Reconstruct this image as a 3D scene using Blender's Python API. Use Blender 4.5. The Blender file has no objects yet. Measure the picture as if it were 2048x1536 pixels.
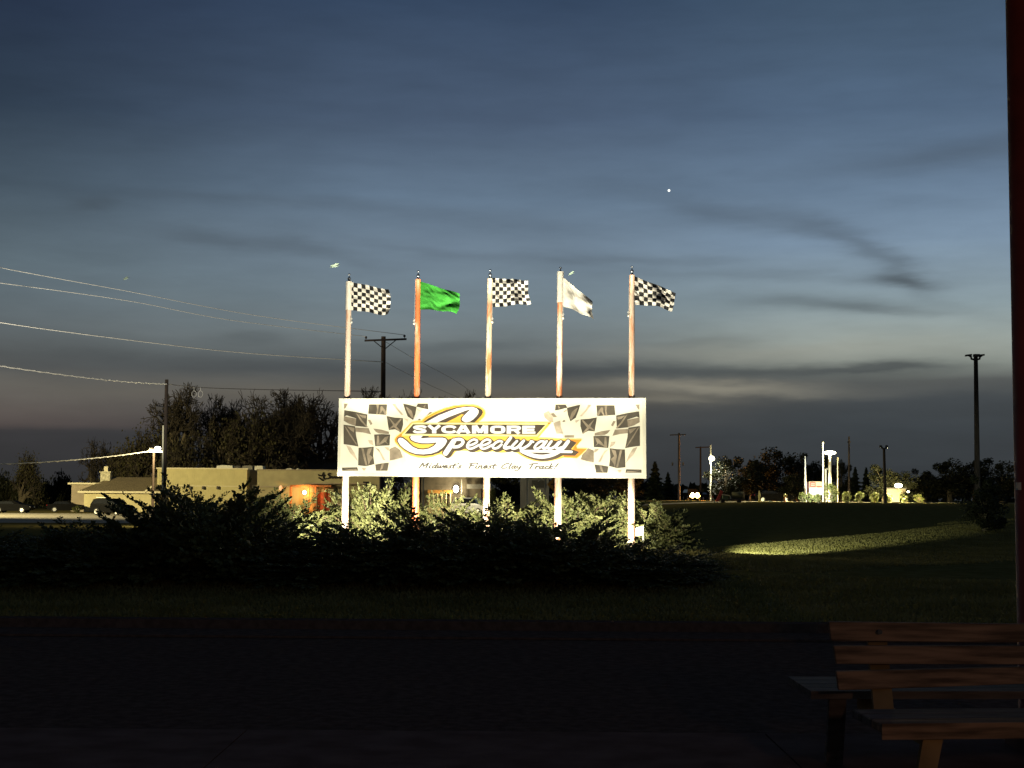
import bpy, math, random
from mathutils import Vector, Matrix
from mathutils import noise as mnoise
from mathutils.geometry import tessellate_polygon

random.seed(7)
sc = bpy.context.scene
COL = sc.collection
R = math.radians

# ------------------------------------------------------------------ camera
F = 2958.0
PITCH, ROLL = R(4.39), R(0.42)
EYE = Vector((0, 0, 1.6))
fwd = Vector((0, math.cos(PITCH), math.sin(PITCH)))
r0 = Vector((1, 0, 0)); u0 = Vector((0, -math.sin(PITCH), math.cos(PITCH)))
rgt = r0 * math.cos(ROLL) + u0 * math.sin(ROLL)
upv = u0 * math.cos(ROLL) - r0 * math.sin(ROLL)

def ray(px, py):
    return fwd + rgt * ((px - 1024) / F) - upv * ((py - 768) / F)

def at(px, py, Y):
    d = ray(px, py)
    return EYE + d * (Y / d.y)

def X_at(px, Y):
    return at(px, 995, Y).x

def z_at(px, py, Y):
    return at(px, py, Y).z

cam = bpy.data.cameras.new('camera')
cam.sensor_width = 36; cam.lens = 36 * F / 2048
cam.clip_start = 0.05; cam.clip_end = 6000
co = bpy.data.objects.new('camera', cam); COL.objects.link(co)
M = Matrix.Identity(4)
for i in range(3):
    M[i][0] = rgt[i]; M[i][1] = upv[i]; M[i][2] = -fwd[i]; M[i][3] = EYE[i]
co.matrix_world = M
sc.camera = co

sc.view_settings.view_transform = 'Standard'
sc.view_settings.look = 'None'
sc.view_settings.exposure = 0
sc.view_settings.gamma = 1
sc.cycles.max_bounces = 6
sc.cycles.sample_clamp_indirect = 3.0

# ------------------------------------------------------------------ helpers
def lin(r, g, b):
    def c(v):
        v /= 255.0
        return v / 12.92 if v <= 0.04045 else ((v + 0.055) / 1.055) ** 2.4
    return (c(r), c(g), c(b), 1.0)

def sstep(a, b, x):
    t = max(0.0, min(1.0, (x - a) / (b - a)))
    return t * t * (3 - 2 * t)

def ground(x, y):
    far = sstep(38, 130, y)
    side = sstep(-16, 27, x)
    z = far * (-0.62 + 1.97 * side)
    z += 0.12 * sstep(20.5, 26.5, y) * (1 - sstep(45, 90, y))
    ex, ey = x / 6.5, (y - 31.5) / 4.2
    z += 0.42 * math.exp(-(ex * ex + ey * ey))
    # low swell right of the sign shaped to catch the light of the grass streak
    t = (x - 3.5) / 19.0
    if -0.3 < t < 2.2:
        yr = 31.5 + t * 34.0
        z += 0.16 * math.exp(-((y - yr - 3.5) / 5.0) ** 2) * sstep(-0.2, 0.3, t) * (1 - sstep(1.2, 2.1, t))
    return z

class MB:
    def __init__(s):
        s.v = []; s.f = []; s.m = []
    def add(s, vs, fs, mi=0):
        o = len(s.v); s.v += [tuple(p) for p in vs]
        for f in fs:
            s.f.append(tuple(i + o for i in f)); s.m.append(mi)
    def quad(s, a, b, c, d, mi=0):
        s.add([a, b, c, d], [(0, 1, 2, 3)], mi)
    def box(s, c, d, rz=0.0, mi=0, top=1.0):
        ca, sa = math.cos(rz), math.sin(rz)
        vs = []
        for k in (-1, 1):
            w = top if k > 0 else 1.0
            for i, j in ((-1, -1), (1, -1), (1, 1), (-1, 1)):
                x, y = i * d[0] / 2 * w, j * d[1] / 2 * w
                vs.append((c[0] + x * ca - y * sa, c[1] + x * sa + y * ca, c[2] + k * d[2] / 2))
        s.add(vs, [(3, 2, 1, 0), (4, 5, 6, 7), (0, 1, 5, 4), (1, 2, 6, 5), (2, 3, 7, 6), (3, 0, 4, 7)], mi)
    def hexa(s, fr, off, mi=0):
        """four front corners and an offset vector to the back"""
        fr = [Vector(p) for p in fr]; off = Vector(off)
        vs = fr + [p + off for p in fr]
        s.add(vs, [(0, 1, 2, 3), (7, 6, 5, 4), (4, 5, 1, 0), (5, 6, 2, 1), (6, 7, 3, 2), (7, 4, 0, 3)], mi)
    def prism(s, poly, off, mi=0):
        poly = [Vector(p) for p in poly]; off = Vector(off)
        n = len(poly)
        tris = tessellate_polygon([poly])
        vs = poly + [p + off for p in poly]
        fs = [tuple(t) for t in tris] + [tuple(i + n for i in reversed(t)) for t in tris]
        fs += [(i, (i + 1) % n, (i + 1) % n + n, i + n) for i in range(n)]
        s.add(vs, fs, mi)
    def flat(s, poly, mi=0):
        poly = [Vector(p) for p in poly]
        tris = tessellate_polygon([poly])
        s.add(poly, [tuple(t) for t in tris], mi)
    def tube(s, path, rad, n=8, mi=0, cap=True):
        path = [Vector(p) for p in path]
        if not hasattr(rad, '__len__'):
            rad = [rad] * len(path)
        vs = []
        for i, p in enumerate(path):
            a = path[max(0, i - 1)]; b = path[min(len(path) - 1, i + 1)]
            d = (b - a)
            if d.length < 1e-9: d = Vector((0, 0, 1))
            d.normalize()
            ref = Vector((0, 0, 1)) if abs(d.z) < 0.9 else Vector((1, 0, 0))
            e1 = d.cross(ref).normalized(); e2 = d.cross(e1)
            for k in range(n):
                an = 2 * math.pi * k / n
                vs.append(p + (e1 * math.cos(an) + e2 * math.sin(an)) * rad[i])
        fs = []
        for i in range(len(path) - 1):
            for k in range(n):
                k2 = (k + 1) % n
                fs.append((i * n + k, i * n + k2, (i + 1) * n + k2, (i + 1) * n + k))
        if cap:
            fs.append(tuple(range(n))); L = (len(path) - 1) * n
            fs.append(tuple(L + k for k in reversed(range(n))))
        s.add(vs, fs, mi)
    def ell(s, c, r, nu=12, nv=8, mi=0):
        vs = [(c[0], c[1], c[2] - r[2])]
        for j in range(1, nv):
            t = -math.pi / 2 + math.pi * j / nv
            for i in range(nu):
                a = 2 * math.pi * i / nu
                vs.append((c[0] + r[0] * math.cos(t) * math.cos(a), c[1] + r[1] * math.cos(t) * math.sin(a), c[2] + r[2] * math.sin(t)))
        vs.append((c[0], c[1], c[2] + r[2]))
        fs = [(0, 1 + (i + 1) % nu, 1 + i) for i in range(nu)]
        for j in range(nv - 2):
            for i in range(nu):
                a = 1 + j * nu + i; b = 1 + j * nu + (i + 1) % nu
                fs.append((a, b, b + nu, a + nu))
        L = len(vs) - 1; o = 1 + (nv - 2) * nu
        fs += [(o + i, o + (i + 1) % nu, L) for i in range(nu)]
        s.add(vs, fs, mi)
    def build(s, name, mats, parent=None, smooth=False, root=None):
        """vertices are world coordinates unless the root says otherwise"""
        if not isinstance(mats, (list, tuple)): mats = [mats]
        me = bpy.data.meshes.new(name)
        off = Vector((0, 0, 0))
        r = parent
        while r is not None:
            off += r.location; r = r.parent
        me.from_pydata([(v[0] - off.x, v[1] - off.y, v[2] - off.z) for v in s.v], [], s.f)
        for m in mats: me.materials.append(m)
        if len(mats) > 1: me.polygons.foreach_set('material_index', s.m)
        if smooth: me.polygons.foreach_set('use_smooth', [True] * len(s.f))
        me.update()
        o = bpy.data.objects.new(name, me); COL.objects.link(o)
        if parent is not None: o.parent = parent
        return o

def tag(o, label, cat, group=None, kind=None):
    o['label'] = label; o['category'] = cat
    if group: o['group'] = group
    if kind: o['kind'] = kind
    return o

def thing(name, label, cat, loc=(0, 0, 0), group=None):
    o = bpy.data.objects.new(name, None); COL.objects.link(o)
    o.location = loc; o.empty_display_size = 0.1
    return tag(o, label, cat, group)

KIDS = {}
def children(o):
    return [c for c in COL.objects if c.parent == o]

def dup(root, loc, scale=(1, 1, 1), rz=0.0, label=None, group=None, kids=None):
    r = root.copy(); COL.objects.link(r)
    r.location = loc; r.rotation_euler = (0, 0, rz); r.scale = scale
    if label: r['label'] = label
    if group: r['group'] = group
    for ch in (kids if kids is not None else children(root)):
        c = ch.copy(); COL.objects.link(c); c.parent = r
    return r

# ------------------------------------------------------------------ materials
MATS = {}
def mat(name, col, rough=0.7, var=0.15, scale=6.0, metal=0.0, bump=0.0, spec=0.3, col2=None, stretch=None, alpha=None):
    if name in MATS: return MATS[name]
    m = bpy.data.materials.new(name); m.use_nodes = True
    nt = m.node_tree; b = nt.nodes['Principled BSDF']
    b.inputs['Roughness'].default_value = rough
    b.inputs['Metallic'].default_value = metal
    b.inputs['Specular IOR Level'].default_value = spec
    tc = nt.nodes.new('ShaderNodeTexCoord')
    src = tc.outputs['Object']
    if stretch:
        mp = nt.nodes.new('ShaderNodeMapping'); mp.inputs['Scale'].default_value = stretch
        nt.links.new(src, mp.inputs['Vector']); src = mp.outputs['Vector']
    nz = nt.nodes.new('ShaderNodeTexNoise'); nz.inputs['Scale'].default_value = scale
    nz.inputs['Detail'].default_value = 6
    nt.links.new(src, nz.inputs['Vector'])
    rp = nt.nodes.new('ShaderNodeValToRGB')
    c = col[:3]
    if col2 is None:
        a = [max(0, v * (1 - var)) for v in c]; d = [min(1, v * (1 + var)) for v in c]
    else:
        a = list(c); d = list(col2[:3])
    rp.color_ramp.elements[0].position = 0.35; rp.color_ramp.elements[0].color = (*a, 1)
    rp.color_ramp.elements[1].position = 0.65; rp.color_ramp.elements[1].color = (*d, 1)
    nt.links.new(nz.outputs['Fac'], rp.inputs['Fac'])
    nt.links.new(rp.outputs['Color'], b.inputs['Base Color'])
    if bump:
        bp = nt.nodes.new('ShaderNodeBump'); bp.inputs['Strength'].default_value = bump
        bp.inputs['Distance'].default_value = 0.05
        nt.links.new(nz.outputs['Fac'], bp.inputs['Height']); nt.links.new(bp.outputs['Normal'], b.inputs['Normal'])
    MATS[name] = m
    return m

def glow(name, col, st):
    if name in MATS: return MATS[name]
    m = bpy.data.materials.new(name); m.use_nodes = True
    nt = m.node_tree; b = nt.nodes['Principled BSDF']
    b.inputs['Base Color'].default_value = (0.3, 0.3, 0.3, 1)
    b.inputs['Emission Color'].default_value = (*col, 1)
    b.inputs['Emission Strength'].default_value = st
    MATS[name] = m
    return m

def leafmat(name, c1, c2, trans=0.25, scale=1.2):
    """foliage with clump to clump colour change and a little translucency"""
    if name in MATS: return MATS[name]
    m = bpy.data.materials.new(name); m.use_nodes = True
    nt = m.node_tree; b = nt.nodes['Principled BSDF']
    b.inputs['Roughness'].default_value = 0.6; b.inputs['Specular IOR Level'].default_value = 0.2
    tc = nt.nodes.new('ShaderNodeTexCoord')
    nz = nt.nodes.new('ShaderNodeTexNoise'); nz.inputs['Scale'].default_value = scale; nz.inputs['Detail'].default_value = 4
    nt.links.new(tc.outputs['Object'], nz.inputs['Vector'])
    rp = nt.nodes.new('ShaderNodeValToRGB')
    rp.color_ramp.elements[0].position = 0.35; rp.color_ramp.elements[0].color = (*c1, 1)
    rp.color_ramp.elements[1].position = 0.68; rp.color_ramp.elements[1].color = (*c2, 1)
    nt.links.new(nz.outputs['Fac'], rp.inputs['Fac'])
    nt.links.new(rp.outputs['Color'], b.inputs['Base Color'])
    tr = nt.nodes.new('ShaderNodeBsdfTranslucent'); nt.links.new(rp.outputs['Color'], tr.inputs['Color'])
    mx = nt.nodes.new('ShaderNodeMixShader'); mx.inputs['Fac'].default_value = trans
    nt.links.new(b.outputs['BSDF'], mx.inputs[1]); nt.links.new(tr.outputs['BSDF'], mx.inputs[2])
    nt.links.new(mx.outputs['Shader'], nt.nodes['Material Output'].inputs['Surface'])
    MATS[name] = m
    return m

def polemat(name, white, rust, thr, seed):
    """old white paint over orange paint and rust, worn through in long vertical flakes"""
    m = bpy.data.materials.new(name); m.use_nodes = True
    nt = m.node_tree; b = nt.nodes['Principled BSDF']; b.inputs['Roughness'].default_value = 0.55
    tc = nt.nodes.new('ShaderNodeTexCoord')
    mp = nt.nodes.new('ShaderNodeMapping'); mp.inputs['Scale'].default_value = (6, 6, 1.1); mp.inputs['Location'].default_value = (seed, seed * 2, seed)
    nt.links.new(tc.outputs['Object'], mp.inputs['Vector'])
    nz = nt.nodes.new('ShaderNodeTexNoise'); nz.inputs['Scale'].default_value = 1.3; nz.inputs['Detail'].default_value = 7; nz.inputs['Roughness'].default_value = 0.6
    nt.links.new(mp.outputs['Vector'], nz.inputs['Vector'])
    rp = nt.nodes.new('ShaderNodeValToRGB')
    e = rp.color_ramp.elements
    e[0].position = max(0, thr - 0.05); e[0].color = (*white, 1)
    e[1].position = min(1, thr + 0.08); e[1].color = (*rust, 1)
    nt.links.new(nz.outputs['Fac'], rp.inputs['Fac'])
    nt.links.new(rp.outputs['Color'], b.inputs['Base Color'])
    return m

# ------------------------------------------------------------------ sky
world = bpy.data.worlds.new('World'); sc.world = world; world.use_nodes = True
wt = world.node_tree
bg = wt.nodes['Background']

class S:
    def __init__(s, o): s.o = o
def _m(op, a, b=None, c=None):
    n = wt.nodes.new('ShaderNodeMath'); n.operation = op
    for i, v in enumerate((a, b, c)):
        if v is None: continue
        if isinstance(v, S): wt.links.new(v.o, n.inputs[i])
        else: n.inputs[i].default_value = v
    return S(n.outputs[0])
for _n, _op in (('add', 'ADD'), ('sub', 'SUBTRACT'), ('mul', 'MULTIPLY'), ('truediv', 'DIVIDE')):
    setattr(S, '__%s__' % _n, (lambda op: lambda a, b: _m(op, a, b))(_op))
S.__radd__ = lambda a, b: _m('ADD', b, a); S.__rmul__ = lambda a, b: _m('MULTIPLY', b, a)
S.__rsub__ = lambda a, b: _m('SUBTRACT', b, a)

tcw = wt.nodes.new('ShaderNodeTexCoord')
sep = wt.nodes.new('ShaderNodeSeparateXYZ'); wt.links.new(tcw.outputs['Generated'], sep.inputs[0])
DX, DY, DZ = (S(sep.outputs[i]) for i in range(3))
U = _m('ARCTAN2', DX, DY) * (180 / math.pi)            # azimuth in degrees from north
V = _m('ARCSINE', DZ) * (180 / math.pi)                # elevation in degrees
cmb = wt.nodes.new('ShaderNodeCombineXYZ')
wt.links.new((U * 0.11).o, cmb.inputs[0]); wt.links.new((V * 0.55).o, cmb.inputs[1])
def wnoise(scale, detail, loc):
    mp = wt.nodes.new('ShaderNodeMapping'); mp.inputs['Location'].default_value = loc
    wt.links.new(cmb.outputs[0], mp.inputs['Vector'])
    n = wt.nodes.new('ShaderNodeTexNoise'); n.inputs['Scale'].default_value = scale; n.inputs['Detail'].default_value = detail
    n.inputs['Roughness'].default_value = 0.55
    wt.links.new(mp.outputs[0], n.inputs['Vector'])
    return S(n.outputs['Fac'])
n1 = wnoise(1.0, 5, (0, 0, 0)) - 0.5
n2 = wnoise(1.1, 5, (11, 7, 3)) - 0.5
n3 = wnoise(2.2, 6, (4, 9, 1)) - 0.5
Uw = U + n1 * 5.0
Vw = V + n2 * 1.5
def px_u(x): return (x - 1024) / 51.63
def px_v(x, y): return (995 + (x - 1024) * math.tan(ROLL) - y) / 51.63

def vramp(stops, xcol):
    rp = wt.nodes.new('ShaderNodeValToRGB')
    fac = _m('DIVIDE', V + n2 * _m('MULTIPLY', _m('MINIMUM', V, 3.0), 0.22), 30.0)
    wt.links.new(fac.o, rp.inputs['Fac'])
    el = rp.color_ramp.elements
    stops = sorted([(max(0, px_v(xcol, y)) / 30, c) for y, c in stops])
    while len(el) < len(stops): el.new(0.5)
    for e, (p, c) in zip(el, stops):
        e.position = p; e.color = lin(*c)
    return rp.outputs['Color']
left = vramp([(990, (46, 47, 49)), (868, (56, 56, 59)), (858, (80, 73, 72)), (830, (92, 86, 83)), (780, (99, 97, 93)), (720, (88, 92, 93)), (650, (94, 104, 110)),
              (550, (92, 107, 117)), (400, (68, 83, 97)), (250, (46, 60, 77)), (0, (35, 47, 70)), (-500, (30, 42, 62))], 60)
cent = vramp([(995, (48, 51, 54)), (860, (60, 63, 66)), (825, (74, 75, 75)), (795, (96, 93, 86)), (750, (84, 89, 91)), (680, (114, 124, 128)), (600, (114, 130, 141)),
              (500, (110, 128, 146)), (400, (98, 118, 140)), (250, (74, 91, 115)), (0, (51, 69, 95)), (-500, (45, 61, 86))], 1000)
right = vramp([(1000, (47, 52, 56)), (860, (58, 65, 71)), (805, (64, 70, 75)), (772, (84, 88, 89)), (745, (130, 137, 132)), (690, (152, 162, 159)), (620, (138, 155, 163)),
               (500, (122, 144, 167)), (400, (105, 127, 152)), (250, (82, 103, 129)), (0, (60, 80, 103)), (-500, (52, 70, 94))], 1800)
def mixc(f, a, b, blend='MIX'):
    n = wt.nodes.new('ShaderNodeMix'); n.data_type = 'RGBA'; n.blend_type = blend
    if isinstance(f, S): wt.links.new(f.o, n.inputs[0])
    else: n.inputs[0].default_value = f
    for i, v in ((6, a), (7, b)):
        if isinstance(v, tuple): n.inputs[i].default_value = v
        else: wt.links.new(v, n.inputs[i])
    return n.outputs[2]
def maprange(v, a, b):
    n = wt.nodes.new('ShaderNodeMapRange'); n.interpolation_type = 'SMOOTHSTEP'
    wt.links.new(v.o, n.inputs[0]); n.inputs[1].default_value = a; n.inputs[2].default_value = b
    return S(n.outputs[0])
skyc = mixc(maprange(U, px_u(-100), px_u(900)), left, cent)
skyc = mixc(maprange(U, px_u(1050), px_u(1750)), skyc, right)

def puff(x, y, wx, wy, slope=0.0):
    u0_, v0_ = px_u(x), px_v(x, y)
    du = (Uw - u0_) * (51.63 / wx)
    dv = (Vw - v0_ + (Uw - u0_) * slope) * (51.63 / wy)
    return _m('EXPONENT', (du * du + dv * dv) * -1.0)
dark = None
for a, args in ((.34, (1900, 345, 240, 30, -.10)), (.30, (1480, 432, 210, 22, .22)), (.40, (1735, 525, 130, 24, .55)), (.36, (1810, 572, 90, 12, .1)),
                (.38, (1640, 615, 190, 20, .04)), (.28, (1770, 632, 130, 10, .06)), (.3, (430, 490, 150, 14, .06)), (.2, (640, 507, 120, 12, .14)),
                (.3, (180, 432, 44, 15, 0)), (.16, (860, 503, 160, 10, .1)), (.3, (520, 682, 90, 13, 0)), (.35, (270, 722, 300, 22, .02)), (.4, (620, 748, 260, 22, 0)),
                (.3, (930, 690, 210, 13, -.02)), (.45, (1080, 745, 240, 24, .0)), (.62, (1520, 752, 340, 17, -.01)), (.5, (1780, 745, 160, 12, .0)), (.25, (1420, 690, 150, 12, -.05)),
                (.2, (1560, 560, 300, 12, .03)), (.22, (1250, 520, 240, 10, .03)), (.3, (80, 740, 180, 18, .05)), (.2, (560, 420, 420, 14, .03))):
    t = puff(*args) * a
    dark = t if dark is None else dark + t
dark = _m('MINIMUM', dark, 0.75)
skyc = mixc(dark, skyc, lin(58, 64, 70))
lite = puff(1420, 784, 230, 12, -.01) * 0.65 + puff(1560, 712, 420, 20, -.02) * 0.3 + puff(1340, 808, 110, 8, 0) * .3
skyc = mixc(lite, skyc, lin(150, 146, 132))
# fine streaks of thin cloud
stk = (n3 * 0.34 + 1.0) + n1 * 0.16
# the night side of the sky, away from the afterglow and overhead, is far darker
stk = stk * (1.0 - maprange(_m('ABSOLUTE', U), 24.0, 80.0) * 0.32) * (1.0 - maprange(V, 19.5, 42.0) * 0.20)
vm = wt.nodes.new('ShaderNodeVectorMath'); vm.operation = 'SCALE'
wt.links.new(skyc, vm.inputs[0]); wt.links.new(stk.o, vm.inputs['Scale'])
skyc = vm.outputs[0]
# twilight physical sky adds a trace of its own scattering near the set sun
ns = wt.nodes.new('ShaderNodeTexSky'); ns.sky_type = 'NISHITA'; ns.sun_disc = False
ns.sun_elevation = R(-4); ns.sun_rotation = R(40)
nsc = wt.nodes.new('ShaderNodeVectorMath'); nsc.operation = 'SCALE'; nsc.inputs['Scale'].default_value = 0.02
wt.links.new(ns.outputs[0], nsc.inputs[0])
ad = wt.nodes.new('ShaderNodeVectorMath'); ad.operation = 'ADD'
wt.links.new(skyc, ad.inputs[0]); wt.links.new(nsc.outputs[0], ad.inputs[1])
# the evening star
sd = ray(1338, 381).normalized()
dp = wt.nodes.new('ShaderNodeVectorMath'); dp.operation = 'DOT_PRODUCT'
nrm = wt.nodes.new('ShaderNodeVectorMath'); nrm.operation = 'NORMALIZE'; wt.links.new(tcw.outputs['Generated'], nrm.inputs[0])
wt.links.new(nrm.outputs[0], dp.inputs[0]); dp.inputs[1].default_value = sd
df = wt.nodes.new('ShaderNodeVectorMath'); df.operation = 'DISTANCE'
wt.links.new(nrm.outputs[0], df.inputs[0]); df.inputs[1].default_value = sd
star = _m('LESS_THAN', S(df.outputs['Value']), 0.00085)
tn = wt.nodes.new('ShaderNodeVectorMath'); tn.operation = 'MULTIPLY'; tn.inputs[1].default_value = (1.02, 1.01, 0.98)
wt.links.new(ad.outputs[0], tn.inputs[0])
sv = wt.nodes.new('ShaderNodeVectorMath'); sv.operation = 'SCALE'; sv.inputs[0].default_value = (1.0, 0.98, 0.85)
wt.links.new((star * 1.3).o, sv.inputs['Scale'])
ad2 = wt.nodes.new('ShaderNodeVectorMath'); ad2.operation = 'ADD'
wt.links.new(tn.outputs[0], ad2.inputs[0]); wt.links.new(sv.outputs[0], ad2.inputs[1])
wt.links.new(ad2.outputs[0], bg.inputs['Color'])
bg.inputs['Strength'].default_value = 1.0

# ------------------------------------------------------------------ ground
def grid_sheet(name, xs, ys, zf, m, label=None):
    mb = MB()
    for y in ys:
        for x in xs: mb.v.append((x, y, zf(x, y)))
    nx = len(xs)
    for j in range(len(ys) - 1):
        for i in range(nx - 1):
            a = j * nx + i
            mb.f.append((a, a + 1, a + nx + 1, a + nx)); mb.m.append(0)
    o = mb.build(name, m, smooth=True)
    o['kind'] = 'structure'
    return o

def frange(a, b, st):
    r = []; x = a
    while x < b - 1e-6: r.append(x); x += st
    return r + [b]
xs = [-1500, -700, -350] + frange(-200, -40, 8) + frange(-38, 50, 1.0) + frange(54, 200, 8) + [350, 700, 1500]
ys = frange(19.4, 75, 0.7) + frange(77, 140, 3) + frange(146, 320, 8) + [400, 600, 1000, 2500]
m_grass = mat('grass', (0.112, 0.094, 0.029), 1.0, scale=2.5, bump=0.6, col2=(0.170, 0.140, 0.050), spec=0.0)
lawn = grid_sheet('lawn', xs, ys, ground, m_grass)
m_asph = mat('asphalt', (0.085, 0.054, 0.041), 0.9, scale=9, bump=0.5, col2=(0.125, 0.082, 0.063), spec=0.0)
m_conc = mat('concrete', (0.115, 0.073, 0.058), 0.9, scale=3, bump=0.2, col2=(0.165, 0.108, 0.088), spec=0.0)
mb = MB(); mb.quad((-300, -40, -0.12), (300, -40, -0.12), (300, 19.3, -0.12), (-300, 19.3, -0.12))
road = mb.build('road', m_asph); road['kind'] = 'structure'
# concrete gutter and kerb along the lawn
mb = MB(); mb.hexa([(-300, 18.1, -0.116), (300, 18.1, -0.116), (300, 18.1, -0.09), (-300, 18.1, -0.09)], (0, 0.9, 0.0))
mb.build('gutter', m_asph)['kind'] = 'structure'
mb = MB(); mb.hexa([(-300, 19.1, -0.2), (300, 19.1, -0.2), (300, 19.1, 0.015), (-300, 19.1, 0.015)], (0, 0.32, 0.0))
mb.build('kerb', m_asph)['kind'] = 'structure'
# concrete walkway by the bench, poured in slabs
mb = MB()
x = -16.0
while x < 16:
    w = 3.55
    mb.hexa([(x + .006, -12, -0.2), (x + w - .006, -12, -0.2), (x + w - .006, -12, 0.0), (x + .006, -12, 0.0)], (0, 22.3, 0))
    x += w
mb.hexa([(-16, -12, -0.2), (16, -12, -0.2), (16, -12, -0.02), (-16, -12, -0.02)], (0, 22.28, 0))
mb.build('pavement', m_conc)['kind'] = 'structure'
# parking lot on the left
m_lot = mat('lot', (0.26, 0.235, 0.17), 0.9, scale=1.5, bump=0.2, col2=(0.33, 0.30, 0.22))
P_lot = [(-130, 108), (-60, 107.5), (-34, 110), (-24, 116), (-24, 172), (-130, 172)]
mb = MB()
for j in range(12):
    for i in range(20):
        def q(a, b):
            fx = a / 20; fy = b / 12
            xr = -22 - 5 * (1 - fy)
            xx = -130 + (xr + 130) * fx
            yy = 106 + 1.5 * fx ** 6 * 4 + (170 - 106) * fy
            return (xx, yy, ground(xx, yy) + 0.03)
        mb.quad(q(i, j), q(i + 1, j), q(i + 1, j + 1), q(i, j + 1))
mb.build('parking_lot', m_lot)['kind'] = 'structure'
# far road on the right, along the crest
m_far = mat('farroad', (0.22, 0.20, 0.15), 0.9, scale=1.0)
mb = MB()
for i in range(30):
    xa = 10 + i * 5; xb = xa + 5
    mb.quad((xa, 148, ground(xa, 148) + .04), (xb, 148, ground(xb, 148) + .04), (xb, 163, ground(xb, 163) + .04), (xa, 163, ground(xa, 163) + .04))
mb.build('far_road', m_far)['kind'] = 'structure'

# ------------------------------------------------------------------ billboard
SA = R(9.5)
St = Vector((math.cos(SA), -math.sin(SA), 0)); Sn = Vector((-math.sin(SA), -math.cos(SA), 0))
SP = at(984, 876, 32.0)
def on_sign(px, py, off=0.0):
    d = ray(px, py)
    p0 = SP + Sn * off
    t = (p0 - EYE).dot(Sn) / d.dot(Sn)
    return EYE + d * t
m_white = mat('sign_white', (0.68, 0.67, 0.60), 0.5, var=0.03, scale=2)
m_cream = mat('sign_cream', (0.60, 0.58, 0.46), 0.5, var=0.05, scale=3)
m_ink = mat('ink_dark', (0.062, 0.053, 0.038), 0.5, var=0.25, scale=4)
m_ink2 = mat('ink_grey', (0.20, 0.165, 0.115), 0.5, var=0.3, scale=5)
m_ink3 = mat('ink_tan', (0.40, 0.34, 0.25), 0.5, var=0.25, scale=5)
m_brown = mat('ink_brown', (0.060, 0.045, 0.030), 0.5, var=0.2, scale=5)
m_maroon = mat('ink_maroon', (0.055, 0.020, 0.010), 0.5, var=0.1)
m_yellow = mat('ink_yellow', (0.62, 0.34, 0.05), 0.5, scale=0.9, col2=(0.72, 0.46, 0.075))
m_yel2 = mat('ink_pale_yellow', (0.75, 0.66, 0.28), 0.5, var=0.05)
m_orange = mat('ink_orange', (0.60, 0.21, 0.025), 0.5, var=0.1)
m_txt = mat('ink_grey_text', (0.07, 0.062, 0.05), 0.5, var=0.1)
m_lwhite = mat('letter_white', (0.64, 0.64, 0.62), 0.5, var=0.02)

TL, TR, BR, BL = (678, 797), (1291.5, 796), (1292.5, 957), (674.5, 952)
sign = thing('billboard', 'wide floodlit white racing sign with checkered flag art, spanning five poles', 'sign', on_sign(984, 876) * 1.0)
mb = MB()
fr = [on_sign(*p) for p in (BL, BR, TR, TL)]
mb.hexa(fr, -Sn * 0.04)
panel = mb.build('panel', m_cream, sign)
# raised border of the cabinet
def inset(p, dx, dy): return (p[0] + dx, p[1] + dy)
mb = MB()
o4 = [TL, TR, BR, BL]; i4 = [inset(TL, 6, 6), inset(TR, -7, 6), inset(BR, -7, -6), inset(BL, 6, -6)]
for k in range(4):
    k2 = (k + 1) % 4
    mb.hexa([on_sign(*o4[k], off=.008), on_sign(*o4[k2], off=.008), on_sign(*i4[k2], off=.008), on_sign(*i4[k], off=.008)], -Sn * 0.006)
mb.build('frame', mat('sign_frame', (0.55, 0.53, 0.42), 0.4, var=0.05), sign)
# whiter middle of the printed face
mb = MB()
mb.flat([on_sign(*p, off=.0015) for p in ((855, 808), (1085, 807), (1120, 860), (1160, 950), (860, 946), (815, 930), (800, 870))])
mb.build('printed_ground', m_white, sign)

def c1(x, y): return (670 + x / 6.4, 790 + y / 6.4)
def c3(x, y): return (780 + x / 9.752, 800 + y / 9.752)
def c4(x, y): return (980 + x / 9.752, 830 + y / 9.752)
def mir(p): return (1967 - p[0], p[1] + 3 + (p[1] - 870) * 0.015)

CHK = [  # dark printed squares, traced
    [(120, 195), (260, 215), (415, 248), (405, 412), (262, 397), (272, 300), (150, 262), (115, 275)],
    [(435, 120), (668, 120), (655, 255), (425, 240)],
    [(110, 380), (258, 400), (270, 520), (300, 660), (200, 642), (110, 630)],
    [(872, 110), (960, 130), (1045, 152), (1030, 240), (1000, 320), (930, 275), (895, 185)],
    [(1060, 110), (1190, 110), (1197, 185), (1120, 170), (1040, 148)],
    [(660, 270), (760, 290), (870, 297), (872, 380), (845, 478), (770, 440), (690, 448)],
    [(500, 507), (600, 500), (705, 507), (700, 645), (600, 650), (515, 657)],
    [(302, 676), (400, 672), (497, 660), (490, 780), (505, 885), (400, 912), (295, 900)],
    [(515, 890), (600, 875), (690, 865), (672, 970), (525, 970)],
    [(90, 930), (285, 925), (297, 970), (90, 970)]]
GRY = [
    [(700, 690), (770, 660), (835, 705), (870, 800), (780, 825), (700, 840)],
    [(490, 430), (600, 445), (690, 470), (690, 500), (560, 492), (520, 470)],
    [(262, 415), (430, 425), (462, 505), (360, 480), (262, 470)],
    [(115, 110), (165, 112), (140, 160), (118, 180)],
    [(115, 270), (272, 302), (264, 396), (180, 370), (112, 330)],
    [(1170, 265), (1215, 215), (1250, 225), (1215, 270)],
    [(1060, 320), (1080, 300), (1105, 322), (1085, 332)],
    [(420, 320), (450, 315), (480, 370), (455, 385)]]
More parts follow.
